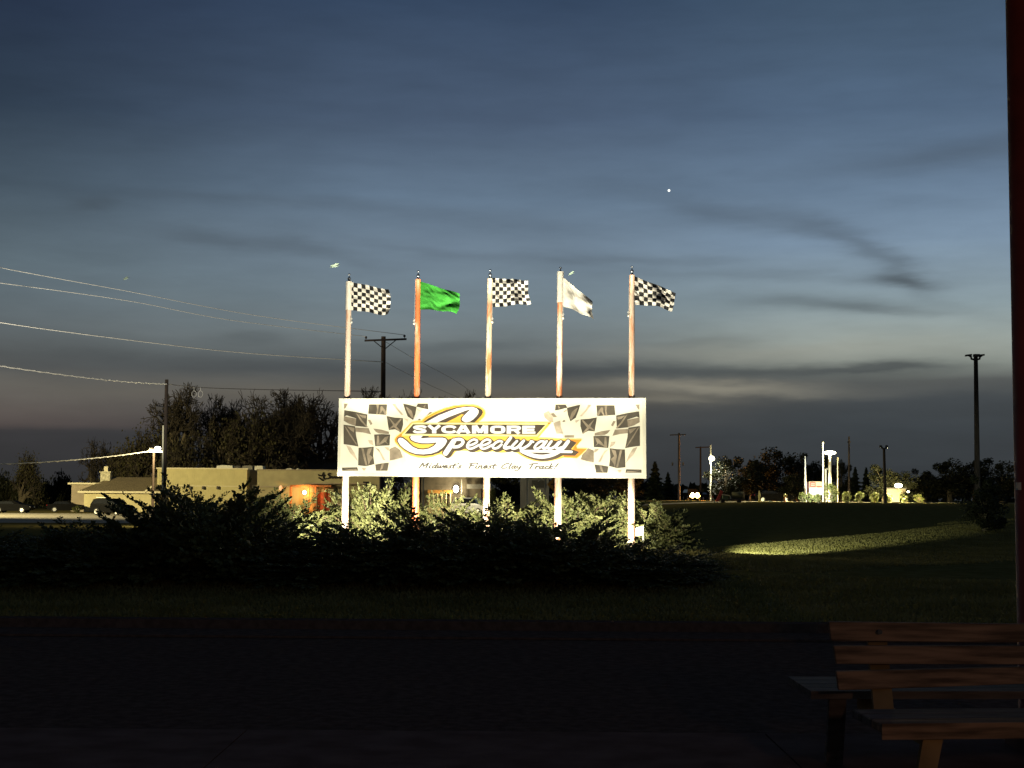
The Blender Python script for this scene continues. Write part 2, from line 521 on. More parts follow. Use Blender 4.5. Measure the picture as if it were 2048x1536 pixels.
STK = [  # satin folds across the squares
    [(268, 232), (300, 255), (345, 320), (420, 408), (402, 412), (330, 335)],
    [(530, 122), (562, 122), (548, 250), (524, 250), (540, 190)],
    [(580, 150), (600, 140), (640, 190), (665, 235), (640, 254), (610, 195), (575, 250), (560, 250), (580, 200)],
    [(112, 385), (140, 408), (205, 510), (292, 645), (265, 630), (190, 520)],
    [(690, 290), (770, 370), (840, 300), (855, 310), (785, 400), (845, 465), (830, 478), (755, 410), (700, 440), (692, 430), (745, 385)],
    [(540, 520), (560, 520), (570, 620), (640, 540), (690, 520), (655, 600), (690, 640), (640, 600), (560, 645), (530, 650)],
    [(335, 675), (365, 685), (415, 900), (392, 905), (360, 780)],
    [(420, 690), (480, 670), (440, 760), (486, 800), (450, 850), (430, 900), (405, 760)],
    [(905, 150), (935, 165), (980, 200), (1010, 290), (985, 300), (935, 220)],
    [(1100, 130), (1130, 150), (1160, 120), (1150, 165)],
    [(300, 250), (400, 265), (395, 300), (350, 290)],
    [(150, 400), (250, 420), (240, 480), (200, 450)],
    [(600, 880), (630, 875), (610, 940), (575, 968)],
    [(110, 940), (180, 950), (270, 945), (290, 965), (190, 962)]]
SHD = [
    [(730, 112), (775, 115), (800, 165), (880, 255), (850, 258), (790, 190)],
    [(140, 640), (200, 665), (250, 740), (295, 850), (262, 815), (190, 740)],
    [(515, 675), (560, 690), (600, 750), (645, 835), (612, 830), (570, 740)],
    [(420, 575), (480, 580), (495, 650), (440, 620)],
    [(630, 665), (690, 670), (700, 720), (660, 700)],
    [(340, 930), (400, 935), (380, 968), (360, 965)],
    [(880, 300), (940, 310), (930, 345)],
    [(1040, 165), (1085, 195), (1090, 210), (1050, 190)]]
for side in (0, 1):
    f = mir if side else (lambda p: p)
    a, b, c = MB(), MB(), MB()
    for pl in CHK: a.flat([on_sign(*f(c1(*p)), off=.004) for p in pl], 0)
    for pl in GRY: a.flat([on_sign(*f(c1(*p)), off=.003) for p in pl], 1)
    for pl in STK: a.flat([on_sign(*f(c1(*p)), off=.006) for p in pl], 1)
    for pl in SHD: a.flat([on_sign(*f(c1(*p)), off=.0035) for p in pl], 2)
    if side:
        for pl, mi in (([(680, 235), (745, 205), (800, 270), (815, 350), (760, 340), (700, 290)], 2), ([(810, 360), (900, 325), (905, 400), (940, 495), (850, 495)], 2),
                       ([(952, 518), (1078, 515), (1075, 545), (955, 545)], 1)):
            a.flat([on_sign(980 + x / 6.4, 790 + y / 6.4, off=.0045) for x, y in pl], mi)
    a.build('flag_print', [m_ink, m_ink2, m_ink3], sign)

# --- strokes on the sign
def crom(pts, n=6):
    if len(pts) < 3: return pts
    out = []
    P = [pts[0]] + list(pts) + [pts[-1]]
    for i in range(1, len(P) - 2):
        a, b, c, d = P[i - 1], P[i], P[i + 1], P[i + 2]
        for k in range(n):
            t = k / n
            out.append(tuple(0.5 * (2 * b[j] + (c[j] - a[j]) * t + (2 * a[j] - 5 * b[j] + 4 * c[j] - d[j]) * t * t + (3 * b[j] - a[j] - 3 * c[j] + d[j]) * t ** 3) for j in (0, 1)))
    out.append(pts[-1])
    return out
STAG = [0]
def stroke(mb, pts, w, off, smooth=True, conv=None, w2=None, sx=1.0, rnd=True, mi=0, lift=None):
    """a pen stroke of pixel width w on the sign face"""
    if smooth: pts = crom(pts)
    if conv: pts = [conv(*p) for p in pts]
    STAG[0] = (STAG[0] + 1) % 12
    o = off + STAG[0] * 0.00012
    L, Rr = [], []
    n = len(pts)
    for i, p in enumerate(pts):
        a = pts[max(0, i - 1)]; b = pts[min(n - 1, i + 1)]
        dx, dy = b[0] - a[0], b[1] - a[1]; l = math.hypot(dx, dy) or 1
        ww = (w if w2 is None else w + (w2 - w) * i / (n - 1)) / 2
        L.append((p[0] - dy / l * ww * sx, p[1] + dx / l * ww)); Rr.append((p[0] + dy / l * ww * sx, p[1] - dx / l * ww))
    lf = lift or (lambda q: on_sign(q[0], q[1], off=o))
    vs = [lf(q) for q in L] + [lf(q) for q in Rr]
    mb.add(vs, [(i, i + 1, n + i + 1, n + i) for i in range(n - 1)], mi)
    if rnd:
        for p, ww in ((pts[0], w / 2), (pts[-1], (w if w2 is None else w2) / 2)):
            k = 10
            mb.add([lf((p[0] + ww * sx * math.cos(2 * math.pi * i / k), p[1] + ww * math.sin(2 * math.pi * i / k))) for i in range(k)], [tuple(range(k))], mi)

OUT = [c3(*p) for p in ((430, 425), (540, 405), (610, 405), (700, 325), (850, 243), (1050, 160), (1250, 108), (1450, 88), (1620, 88), (1720, 112), (1800, 155), (1850, 205), (1862, 260), (1835, 330), (1775, 390), (1730, 430))]
OUT += [c4(*p) for p in ((0, 133), (600, 138), (1140, 140), (1205, 135), (1160, 190), (945, 440), (1400, 462), (1785, 468), (1790, 490), (1690, 605), (1700, 648), (1895, 650), (1870, 690), (1760, 795), (1700, 845), (1440, 832),
                         (1300, 872), (1150, 905), (1000, 912), (850, 895), (720, 852), (600, 790), (520, 735), (430, 692), (330, 727), (240, 737), (130, 727), (50, 707), (0, 720))]
OUT += [c3(*p) for p in ((1850, 1020), (1780, 1003), (1700, 1017), (1600, 1012), (1500, 992), (1400, 987), (1320, 990), (1275, 1015), (1205, 1100), (1130, 1118), (1075, 1110), (1010, 1062), (960, 1062), (850, 1102), (700, 1130), (550, 1125), (400, 1082), (280, 1012), (180, 922), (100, 832), (82, 770), (118, 715), (180, 665), (218, 640))]
mb = MB(); mb.flat([on_sign(*p, off=.008) for p in OUT])
mb.build('emblem_outline', m_yellow, sign)
mb = MB()   # pale inner line of the outline and the orange ends
for i in range(len(OUT) - 1):
    stroke(mb, [OUT[i], OUT[i + 1]], 1.3, .009, smooth=False)
mb.build('emblem_edge', m_yel2, sign)
mb = MB()
for pl in ([c4(*p) for p in ((1420, 466), (1782, 470), (1786, 488), (1685, 605), (1697, 652), (1890, 654), (1865, 690), (1755, 792), (1700, 838), (1440, 826), (1440, 790), (1660, 795), (1740, 720), (1600, 690), (1690, 540), (1600, 500))],
           [c4(*p) for p in ((1120, 150), (1195, 140), (1158, 182), (1130, 175))],
           [c3(*p) for p in ((215, 645), (260, 690), (160, 730), (120, 790), (130, 850), (92, 800), (90, 770), (122, 718), (180, 668))],
           [c3(*p) for p in ((640, 420), (700, 335), (850, 253), (1050, 170), (1250, 118), (1450, 98), (1450, 112), (1250, 140), (1050, 190), (850, 280), (720, 350))]):
    mb = MB(); mb.flat([on_sign(*p, off=.0095) for p in pl]); mb.build('emblem_tip', m_orange, sign)

SW_TOP = [(680, 445), (800, 380), (950, 300), (1150, 222), (1300, 168), (1450, 140), (1600, 135), (1690, 163), (1728, 205), (1725, 255), (1690, 312), (1620, 382), (1560, 420), (1480, 435), (1420, 412), (1398, 380), (1420, 330), (1500, 250), (1572, 183), (1540, 185), (1450, 215), (1300, 272), (1150, 332), (1000, 400), (905, 446)]
SW_BOT = [(410, 690), (395, 735), (420, 780), (500, 818), (620, 842), (760, 842), (903, 826), (900, 850), (850, 900), (760, 948), (650, 968), (560, 963), (450, 918), (380, 858), (320, 795), (250, 745), (200, 732), (158, 757), (150, 800), (200, 880), (280, 950), (380, 1010), (500, 1050), (650, 1060), (800, 1045), (920, 1005), (1010, 945), (1080, 870), (1112, 800), (1090, 755), (1030, 735), (800, 735), (620, 747), (603, 732), (650, 690)]
DK_TOP = [(630, 444), (750, 357), (900, 277), (1100, 192), (1300, 143), (1500, 117), (1650, 128), (1735, 158), (1792, 190), (1812, 240), (1785, 300), (1720, 372), (1645, 444), (1440, 440), (1395, 425), (1372, 385), (1385, 340), (1440, 285), (1400, 277), (1260, 357), (1080, 444)]
STROKES = []   # (points, width, conv, smooth)
STROKES.append(([(1245, 800), (1085, 1038)], 100, c3, False))
STROKES.append(([(1220, 800), (1300, 770), (1385, 770), (1425, 815), (1395, 870), (1320, 910), (1235, 915)], 58, c3, True))
for dx, dy in ((0, 0), (258, 0)):
    STROKES.append(([(1515 + dx, 893), (1610 + dx, 868), (1690 + dx, 825), (1690 + dx, 785), (1630 + dx, 770), (1550 + dx, 815), (1505 + dx, 890), (1525 + dx, 940), (1600 + dx, 945), (1740 + dx, 875)], 42, c3, True))
STROKES += [
    ([(235, 520), (180, 508), (105, 545), (55, 610), (80, 650), (155, 635), (225, 575)], 46, c4, True),
    ([(405, 440), (290, 600), (300, 645), (380, 630)], 60, c4, True),
    ([(525, 510), (425, 620), (455, 655), (540, 625), (640, 515)], 50, c4, True),
    ([(660, 500), (585, 615), (620, 658), (720, 610), (790, 550), (800, 515), (840, 525)], 50, c4, True),
    ([(1070, 525), (1000, 510), (920, 560), (870, 630), (905, 660), (985, 625), (1060, 550)], 46, c4, True),
    ([(1105, 510), (1030, 615), (1060, 652), (1130, 625)], 52, c4, True),
    ([(1200, 510), (1125, 620), (1160, 655), (1250, 625), (1340, 530)], 50, c4, True),
    ([(1380, 515), (1290, 620), (1320, 655), (1400, 630)], 50, c4, True),
    ([(1525, 515), (1440, 625), (1340, 715), (1200, 780), (1040, 812), (880, 800), (740, 755), (620, 700)], 74, c4, True),
    ([(605, 705), (1100, 708), (1590, 718)], 50, c4, False)]
dk = MB()
dk.flat([on_sign(*c3(*p), off=.012) for p in DK_TOP])
SWb = [c3(*p) for p in SW_BOT]
for i in range(len(SWb)):
    stroke(dk, [SWb[i], SWb[(i + 1) % len(SWb)]], 4.6, .012, smooth=False)
SH = (4.2, 3.2)
low = [c3(*p) for p in ((250, 745), (330, 790), (420, 895), (560, 985), (700, 985), (800, 955), (920, 850), (1120, 790), (1160, 800), (1060, 960), (960, 1030), (820, 1078), (650, 1090), (480, 1080), (340, 1020), (220, 930), (140, 830))]
for sx_, sy_ in ((1.2, .8), (2.4, 1.7)):
    for i in range(len(SWb)):
        if 6 <= i <= 33: stroke(dk, [(SWb[i][0] + sx_, SWb[i][1] + sy_), (SWb[(i + 1) % len(SWb)][0] + sx_, SWb[(i + 1) % len(SWb)][1] + sy_)], 3.4, .0125, smooth=False)
for pts, w, cv, sm in STROKES:
    for k in range(4):
        t = k / 3
        stroke(dk, [cv(p[0] + t * 42, p[1] + t * 34) for p in (crom(pts) if sm else pts)], (w + 34) / 9.752, .0115, smooth=False)
# dark field that ties the word together
dk.flat([on_sign(*c4(*p), off=.0112) for p in ((480, 470), (570, 465), (600, 500), (1605, 500), (1690, 540), (1580, 668), (1660, 690), (1740, 720), (1660, 795), (1420, 790), (1200, 850), (1000, 868), (850, 852), (700, 800), (570, 725), (540, 690), (300, 690), (60, 660))])
dk.flat([on_sign(*c3(*p), off=.0114) for p in ((1110, 780), (1190, 755), (1430, 745), (1500, 790), (1650, 750), (1760, 790), (1900, 750), (2010, 800), (2030, 960), (1880, 985), (1780, 960), (1620, 985), (1480, 955), (1300, 960), (1170, 1080), (1080, 1070), (1010, 1030))])
dk.flat([on_sign(*c3(*p), off=.0112) for p in ((620, 690), (760, 690), (740, 745), (610, 745))])
dk.build('word_shadow', m_brown, sign)
wh = MB()
wh.flat([on_sign(*c3(*p), off=.0165) for p in SW_TOP])
wh.flat([on_sign(*c3(*p), off=.0165) for p in SW_BOT])
for pts, w, cv, sm in STROKES:
    stroke(wh, [cv(*p) for p in (crom(pts) if sm else pts)], w / 9.752, .0165, smooth=False)
wh.build('word_lettering', m_lwhite, sign)
# --- black band with the town name
mb = MB(); mb.flat([on_sign(*p, off=.018) for p in (c3(436, 440), c3(222, 692), c4(925, 420), c4(1135, 155))])
mb.build('banner_border', m_yel2, sign)
mb = MB(); mb.flat([on_sign(*p, off=.020) for p in (c3(450, 474), c3(287, 660), c4(905, 386), c4(1082, 190))])
mb.build('banner', m_brown, sign)
LET = {
 'S': [[(.95, .30), (.75, .15), (.5, .13), (.22, .17), (.17, .32), (.35, .44), (.65, .53), (.83, .67), (.78, .83), (.5, .87), (.25, .85), (.05, .70)]],
 'Y': [[(.13, 0), (.5, .56)], [(.87, 0), (.5, .56)], [(.5, .48), (.5, 1)]],
 'C': [[(.95, .34), (.8, .17), (.5, .13), (.22, .25), (.15, .5), (.22, .75), (.5, .87), (.8, .83), (.95, .66)]],
 'A': [[(.14, 1), (.47, 0)], [(.86, 1), (.53, 0)], [(.28, .72), (.72, .72)]],
 'M': [[(.13, 1), (.13, 0)], [(.87, 1), (.87, 0)], [(.2, 0), (.5, .9)], [(.8, 0), (.5, .9)]],
 'O': [[(.5, .13), (.8, .2), (.86, .5), (.8, .8), (.5, .87), (.2, .8), (.14, .5), (.2, .2), (.5, .13)]],
 'R': [[(.14, 1), (.14, 0)], [(.1, .14), (.7, .14), (.84, .3), (.7, .52), (.1, .54)], [(.55, .52), (.85, 1)]],
 'E': [[(.15, 1), (.15, 0)], [(.1, .14), (.97, .14)], [(.1, .5), (.92, .5)], [(.1, .86), (1, .86)]]}
BOX = [('S', 447, 715), ('Y', 715, 1008), ('C', 1000, 1285), ('A', 1278, 1580), ('M', 1600, 1912), ('O', 1955, 2250), ('R', 2278, 2560), ('E', 2585, 2835)]
mb = MB()
for ch, xa, xb in BOX:
    for pl in LET[ch]:
        pts = [c3(xa + (xb - xa) * x, 492 + 158 * y + (xa - 445) * 0.0035) for x, y in pl]
        straight = len(pl) == 2
        stroke(mb, pts if straight else crom(pts), 4.5, .022, smooth=False, sx=1.9, rnd=False)
mb.build('banner_lettering', m_lwhite, sign)

GL = {
 'M': (1.25, [[(0, 0), (.2, 1)], [(.2, 1), (.5, .35)], [(.5, .35), (.95, 1)], [(.95, 1), (.9, 0)]]),
 'i': (.42, [[(.1, .52), (.1, .08), (.3, .02)], [(.12, .78), (.14, .84)]]),
 'd': (.72, [[(.5, .45), (.25, .5), (.05, .25), (.2, .02), (.5, .25)], [(.58, 1), (.5, .1), (.65, .02)]]),
 'w': (.85, [[(.05, .5), (.08, .05), (.35, .3)], [(.4, .5), (.42, .05), (.7, .3), (.75, .52)]]),
 'e': (.6, [[(.08, .25), (.4, .32), (.42, .48), (.2, .5), (.05, .22), (.2, .02), (.5, .12)]]),
 's': (.52, [[(.4, .48), (.15, .42), (.38, .18), (.2, .02), (.0, .08)]]),
 't': (.5, [[(.25, .85), (.18, .1), (.38, .02)], [(.0, .55), (.5, .6)]]),
 "'": (.3, [[(.2, 1), (.1, .8)]]),
 'F': (.95, [[(.25, .9), (.2, 0)], [(.0, .85), (.5, 1), (1.0, .98)], [(.2, .5), (.65, .55)]]),
 'n': (.68, [[(.05, .5), (.05, 0)], [(.07, .3), (.32, .52), (.42, .35), (.4, .05), (.58, .02)]]),
 'C': (1.0, [[(.9, .85), (.6, 1), (.15, .6), (.1, .2), (.4, 0), (.8, .2)]]),
 'l': (.42, [[(.2, 1), (.12, .1), (.3, .02)]]),
 'a': (.7, [[(.48, .45), (.25, .5), (.05, .25), (.2, .02), (.48, .28)], [(.5, .5), (.48, .08), (.64, .02)]]),
 'y': (.7, [[(.05, .5), (.08, .15), (.3, .1), (.5, .35)], [(.55, .52), (.45, -.2), (.15, -.42), (-.05, -.3)]]),
 'T': (.9, [[(.4, .95), (.3, 0)], [(.0, .82), (.35, .98), (1.0, 1.0)]]),
 'r': (.55, [[(.08, .5), (.08, 0)], [(.1, .3), (.3, .52), (.48, .45)]]),
 'c': (.56, [[(.42, .42), (.22, .5), (.05, .22), (.2, .02), (.45, .12)]]),
 'k': (.66, [[(.12, 1), (.05, 0)], [(.45, .55), (.1, .25), (.5, .0)]]),
 'h': (.66, [[(.12, 1), (.05, 0)], [(.08, .3), (.32, .52), (.42, .3), (.42, .05), (.56, .02)]]),
 '!': (.4, [[(.3, 1), (.15, .35)], [(.1, .08), (.12, .04)]])}
for word, xa, xb, yb in (("Midwest's", 838, 922, 936.5), ('Finest', 935, 990, 936.8), ('Clay', 1001, 1042, 937.2), ('Track!', 1055, 1113, 937.8)):
    mb = MB(); tot = sum(GL[c][0] for c in word); u = (xb - xa) / tot; x = 0
    for c in word:
        for pl in GL[c][1]:
            pts = [(xa + (x + px_) * u + py_ * 5.0, yb - py_ * 10.5) for px_, py_ in pl]
            stroke(mb, crom(pts, 4), 2.0, .004, smooth=False, sx=1.4)
        x += GL[c][0]
    mb.build('tagline_word', m_txt, sign)

# ------------------------------------------------------------------ flagpoles and flags
PW = (0.78, 0.73, 0.62)
POLES = [  # top px, px at the sign's lower edge, label, material
    ((698.5, 556), (691.5, 955), 'pinkish white flagpole, leftmost of the five holding the billboard', polemat('pole_paint_pink', (0.46, 0.35, 0.27), (0.38, 0.17, 0.09), 0.60, 1.0)),
    ((836.5, 550), (832, 955), 'bright orange flagpole with the green flag on it', polemat('pole_paint_orange', (0.42, 0.26, 0.17), (0.40, 0.105, 0.030), 0.36, 2.3)),
    ((980.5, 548), (973.5, 955), 'cream flagpole with orange flaking paint behind the middle of the billboard', polemat('pole_paint_cream', (0.44, 0.38, 0.27), (0.38, 0.11, 0.035), 0.54, 5.1)),
    ((1121, 543), (1116.5, 955), 'white and orange flaking flagpole with the plain white flag', polemat('pole_paint_flake', (0.45, 0.37, 0.29), (0.38, 0.12, 0.04), 0.51, 8.2)),
    ((1264, 541), (1263, 955), 'pale orange flagpole, rightmost of the five holding the billboard', polemat('pole_paint_peach', (0.45, 0.34, 0.25), (0.40, 0.17, 0.08), 0.52, 12.9))]
m_steel = mat('steel', (0.22, 0.24, 0.27), 0.35, metal=0.8, var=0.1)
m_galv = mat('galvanised', (0.36, 0.35, 0.31), 0.5, metal=0.2, var=0.1)
POLE_OFF = -0.100
pole_line = []
for k, (tp, bt, lab, pm) in enumerate(POLES):
    a = on_sign(*tp, off=POLE_OFF); b = on_sign(*bt, off=POLE_OFF)
    d = (a - b).normalized()
    gz = ground(b.x, b.y) - 0.15
    base = b + d * ((gz - b.z) / d.z)
    t = thing('flagpole', lab, 'flagpole', base, 'flagpoles of the billboard')
    mb = MB(); top = a - d * 0.10
    n = 14
    pts = [base + (top - base) * (i / n) for i in range(n + 1)]
    mb.tube(pts, [0.080 - 0.022 * i / n for i in range(n + 1)], 14)
    mb.build('pole', pm, t, smooth=True)
    mb = MB(); mb.tube([top - d * .01, top + d * 0.05], 0.028, 10); mb.ell(top + d * 0.085, (0.04, 0.04, 0.035), 10, 6); mb.tube([top + d * .11, top + d * .17], [.012, .010], 6); mb.ell(top + d * 0.18, (0.03, 0.03, 0.022), 8, 6)
    mb.build('finial', m_steel, t, smooth=True)
    c = b + d * ((on_sign(tp[0], (640, 643, 640, 632, 627)[k], off=POLE_OFF).z - b.z) / d.z)
    side = (1, -1, 1, 1, -1)[k]
    mb = MB(); cc = c + St * (0.07 * side) + Sn * 0.03
    mb.box(cc, (0.03, 0.04, 0.11), top=.6); mb.ell(cc + Vector((0, 0, -.04)), (.03, .03, .04), 8, 6); mb.box(cc + Vector((0, 0, .02)), (0.05, .02, .02))
    mb.build('cleat', m_galv, t)
    # halyard
    mb = MB(); mb.tube([cc + Vector((0, 0, .05)), top + St * (0.05 * side) + Sn * .05], 0.004, 4)
    mb.build('halyard', m_galv, t)
    pole_line.append((base, top, d))

def cloth(name, label, corners, nu, nv, cells=None, mats=None, amp=.06, waves=2.0, ph=0.0, edge=None, yoff=-0.10, fold=1.0):
    """corners: px TL, TR, BR, BL"""
    P = [Vector(p) for p in [(*c, 0) for c in corners]]
    mb = MB()
    for j in range(nv + 1):
        v = j / nv
        for i in range(nu + 1):
            u = i / nu
            p = (P[0] * (1 - u) + P[1] * u) * (1 - v) + (P[3] * (1 - u) + P[2] * u) * v
            x, y = p.x, p.y
            w = math.sin(waves * math.pi * 2 * (u - 0.18 * v) + ph)
            y += 2.2 * math.sin(waves * 6.28 * u + ph + 1.0) * u * (0.6 if v < .5 else 1.0)
            x += 1.6 * math.sin(5.0 * v + ph * 2) * u
            if edge:
                ex, ey = edge(u, v); x += ex; y += ey
            depth = yoff + amp * (u ** 0.6) * w + 0.025 * math.sin(9 * v + 5 * u + ph) * u + .034 * mnoise.noise(Vector((u * 2.6 - v * 1.2 + ph, v * 3.4 + u * 1.6, ph * 2))) * (.25 + u) * fold + .02 * fold * mnoise.noise(Vector((u * 8 + ph, v * 9 - u * 6, 3.1)))
            mb.v.append(tuple(on_sign(x, y, off=depth + 0.02)))
    for j in range(nv):
        for i in range(nu):
            a = j * (nu + 1) + i
            mb.f.append((a, a + 1, a + nu + 2, a + nu + 1))
            mi = 0
            if cells:
                ci = int(i / nu * cells[0]); cj = int(j / nv * cells[1])
                mi = (ci + cj + cells[2]) % 2
            mb.m.append(mi)
    o = mb.build(name, mats, smooth=True)
    tag(o, label, 'flag', 'flags on the billboard poles')
    return o
def clothmat(name, c, tr=0.35):
    m = leafmat(name, tuple(v * .92 for v in c), tuple(min(1, v * 1.06) for v in c), tr, 9.0)
    m.node_tree.nodes['Principled BSDF'].inputs['Roughness'].default_value = 0.8
    return m
fw, fb = clothmat('cloth_white', (0.74, 0.70, 0.61)), clothmat('cloth_black', (0.012, 0.012, 0.012), 0.1)
fg = clothmat('cloth_green', (0.040, 0.27, 0.032)); fwh = clothmat('cloth_plain_white', (0.60, 0.57, 0.49))
z4 = lambda x, y: (640 + x / 5.486, 520 + y / 5.486)
z5 = lambda x, y: (940 + x / 4.452, 520 + y / 4.452)
f1 = cloth('flag', 'checkered flag with its lower outer corner curled, on the leftmost pole', [z4(325, 240), z4(745, 325), z4(770, 610), z4(320, 545)], 50, 36, (10, 7, 0), [fw, fb], ph=0.6, amp=.10, waves=1.3,
           edge=lambda u, v: (4.0 * u * math.sin(3.14 * v) - (9 * max(0, u - .85) * max(0, v - .7) * 10), -2.5 * max(0, u - .8) * 5 * max(0, v - .75) * 4))
f2 = cloth('flag', 'plain green flag flying from the orange pole', [z4(1100, 235), z4(1540, 372), z4(1492, 592), z4(1100, 545)], 40, 26, None, [fg], ph=2.0, amp=.085, waves=1.5,
           edge=lambda u, v: (3 * u * math.sin(3.14 * v), -3.0 * math.sin(3.14 * u) * v))
f3 = cloth('flag', 'checkered flag on the middle pole, flying nearly level with a ragged outer edge', [z5(193, 158), z5(512, 182), z5(548, 385), z5(193, 422)], 50, 36, (10, 7, 1), [fw, fb], ph=3.4, amp=.06, waves=1.7,
           edge=lambda u, v: (-8 * max(0, u - .6) * math.sin(3.14 * min(1, v * 1.25)), 0))
f4 = cloth('flag', 'plain white flag drooping in a point beside the fourth pole', [z5(812, 140), z5(1085, 372), z5(1098, 525), z5(815, 408)], 40, 30, None, [fwh], ph=1.0, amp=.055, waves=1.6, fold=.35,
           edge=lambda u, v: (-3 * math.sin(3.14 * u) * (1 - v), -2.5 * math.sin(3.14 * u) + 2 * u * v))
f5 = cloth('flag', 'checkered flag bunched at its outer end, on the rightmost pole', [z5(1448, 138), z5(1828, 290), z5(1790, 452), z5(1472, 402)], 50, 36, (9, 6, 1), [fw, fb], ph=4.4, amp=.085, waves=1.5,
           edge=lambda u, v: (3.5 * math.sin(3.14 * v) * u, -4.0 * math.sin(3.14 * u) * v))
# white sleeves over the pole on the first and fourth flag
for fl, k, ya, yb in ((f1, 0, 563, 620), (f4, 3, 551, 611)):
    base, top, d = pole_line[k]
    za = on_sign(700, ya, off=POLE_OFF).z; zb = on_sign(700, yb, off=POLE_OFF).z
    mb = MB(); mb.tube([base + d * ((zb - base.z) / d.z), base + d * ((za - base.z) / d.z)], 0.072, 14, cap=False)
    mb.build('sleeve', fw if k == 0 else fwh, fl, smooth=True)

# ------------------------------------------------------------------ ground floodlights of the sign
m_dkmet = mat('dark_metal', (0.03, 0.03, 0.032), 0.5, metal=0.5)
m_lens = glow('flood_lens', (1.0, 0.96, 0.84), 30.0)
def spot(name, loc, tgt, W, ang, col=(1, .93, .74), blend=.5, r=.08, parent=None):
    l = bpy.data.lights.new(name, 'SPOT'); l.energy = W; l.spot_size = R(ang); l.spot_blend = blend; l.color = col; l.shadow_soft_size = r
    o = bpy.data.objects.new(name, l); COL.objects.link(o)
    d = Vector(tgt) - Vector(loc)
    q = d.to_track_quat('-Z', 'Y')
    o.rotation_euler = q.to_euler()
    if parent is not None:
        o.parent = parent; o.location = Vector(loc) - parent.location
    else: o.location = loc
    return o
def point(name, loc, W, col=(1, .9, .65), r=.15, parent=None):
    l = bpy.data.lights.new(name, 'POINT'); l.energy = W; l.color = col; l.shadow_soft_size = r
    o = bpy.data.objects.new(name, l); COL.objects.link(o)
    o.location = loc if parent is None else Vector(loc) - parent.location
    if parent is not None: o.parent = parent
    return o
FLOOD_W = 560.0
FL = [(-2.55, 3.0, 'floodlight under the left end of the billboard, hidden in the dark junipers'), (-0.85, 3.0, 'floodlight between the second and third flagpoles, aimed up at the billboard'),
      (0.85, 3.0, 'floodlight whose glare shows through the junipers right of the middle flagpole'), (2.55, 3.0, 'floodlight under the right end of the billboard')]
for sx_, dn, lab in FL:
    p = Vector((SP.x, SP.y, 0)) + St * sx_ + Sn * dn
    gz = ground(p.x, p.y)
    t = thing('floodlight', lab, 'floodlight', (p.x, p.y, gz), 'floodlights in front of the billboard')
    hd = Vector((p.x, p.y, gz + .34)); tgt = Vector((SP.x, SP.y, 3.6)) + St * sx_ * .9
    ax = (tgt - hd).normalized(); e1 = St; e2 = ax.cross(e1)
    mb = MB(); mb.hexa([hd + e1 * a * .17 + e2 * b * .12 - ax * .02 for a, b in ((-1, -1), (1, -1), (1, 1), (-1, 1))], -ax * .10)
    mb.build('housing', m_dkmet, t)
    mb = MB(); mb.tube([Vector((p.x, p.y, gz - .05)), hd - ax * .1], .02, 8); mb.box((p.x, p.y, gz + .02), (.2, .2, .04))
    mb.build('bracket', m_dkmet, t)
    mb = MB(); mb.quad(*[hd + e1 * a * .15 + e2 * b * .10 - ax * .012 for a, b in ((-1, -1), (1, -1), (1, 1), (-1, 1))])
    mb.build('lens', m_lens, t)
    spot('lamp', hd + ax * .03, tgt, FLOOD_W, 150, blend=.6, parent=t)
    # two more spots added per fixture: one brightens the flags, one the bed
    spot('lamp', hd + Vector((.05, 0, .06)), Vector((SP.x, SP.y, 6.9)) + St * sx_ * 1.08, 3600, 52, blend=.7, parent=t)
    spot('lamp', hd + Vector((-.05, .05, .02)), Vector((p.x + sx_ * .25, p.y + 6, gz + .75)), 4500, 46, blend=.6, parent=t)

def hit(px, py):
    Y = 20.0
    while Y < 400:
        p = at(px, py, Y)
        if p.z <= ground(p.x, p.y): return p
        Y += .1
    return p
sp_ = Vector((X_at(1404, 30.6), 30.6, 0)); sp_.z = ground(sp_.x, sp_.y) + .62
spot('streak_spot', sp_, hit(1770, 1058), 17000, 19, col=(.90, 1, .72), blend=.7, r=.05)  # added spot without a fixture, throws the lit streak on the grass
# grass blades
rg = random.Random(3); mb = MB()
GAP = [hit(*q) for q in ((1500, 1089), (1560, 1083), (1630, 1077), (1700, 1070), (1780, 1060), (1850, 1052), (1950, 1047), (2030, 1044))]  # strip left bare of blades, standing in for a dark hollow
def in_gap(x, y):
    for a, b in zip(GAP, GAP[1:]):
        dx, dy = b.x - a.x, b.y - a.y; t = max(0, min(1, ((x - a.x) * dx + (y - a.y) * dy) / (dx * dx + dy * dy)))
        if (x - a.x - t * dx) ** 2 + (y - a.y - t * dy) ** 2 < (.45 + .022 * (y - 30)) ** 2: return True
    return False
def blades(n, x0, x1, y0, y1, h):
    for k in range(n):
        x, y = rg.uniform(x0, x1), rg.uniform(y0, y1)
        if y > 28 and in_gap(x, y): continue
        z = ground(x, y) - .01; a = rg.uniform(0, 3.14); w = rg.uniform(.012, .03); hh = h * rg.uniform(.5, 1.3)
        dx, dy = math.cos(a) * w, math.sin(a) * w; lx, ly = rg.gauss(0, .03), rg.gauss(0, .03)
        mb.v += [(x - dx, y - dy, z), (x + dx, y + dy, z), (x + lx + dx * .3, y + ly + dy * .3, z + hh), (x + lx - dx * .3, y + ly - dy * .3, z + hh)]
        q = len(mb.v); mb.f.append((q - 4, q - 3, q - 2, q - 1)); mb.m.append(0)
blades(60000, -10, 11, 19.5, 27, .06)
for k in range(60):
    f = k / 60; yy = 28 + 48 * f; xc = 2 + (yy - 28) * .56
    blades(1800, xc - 3 - 3 * f, xc + 4 + 9 * f, yy, yy + .8, .055)
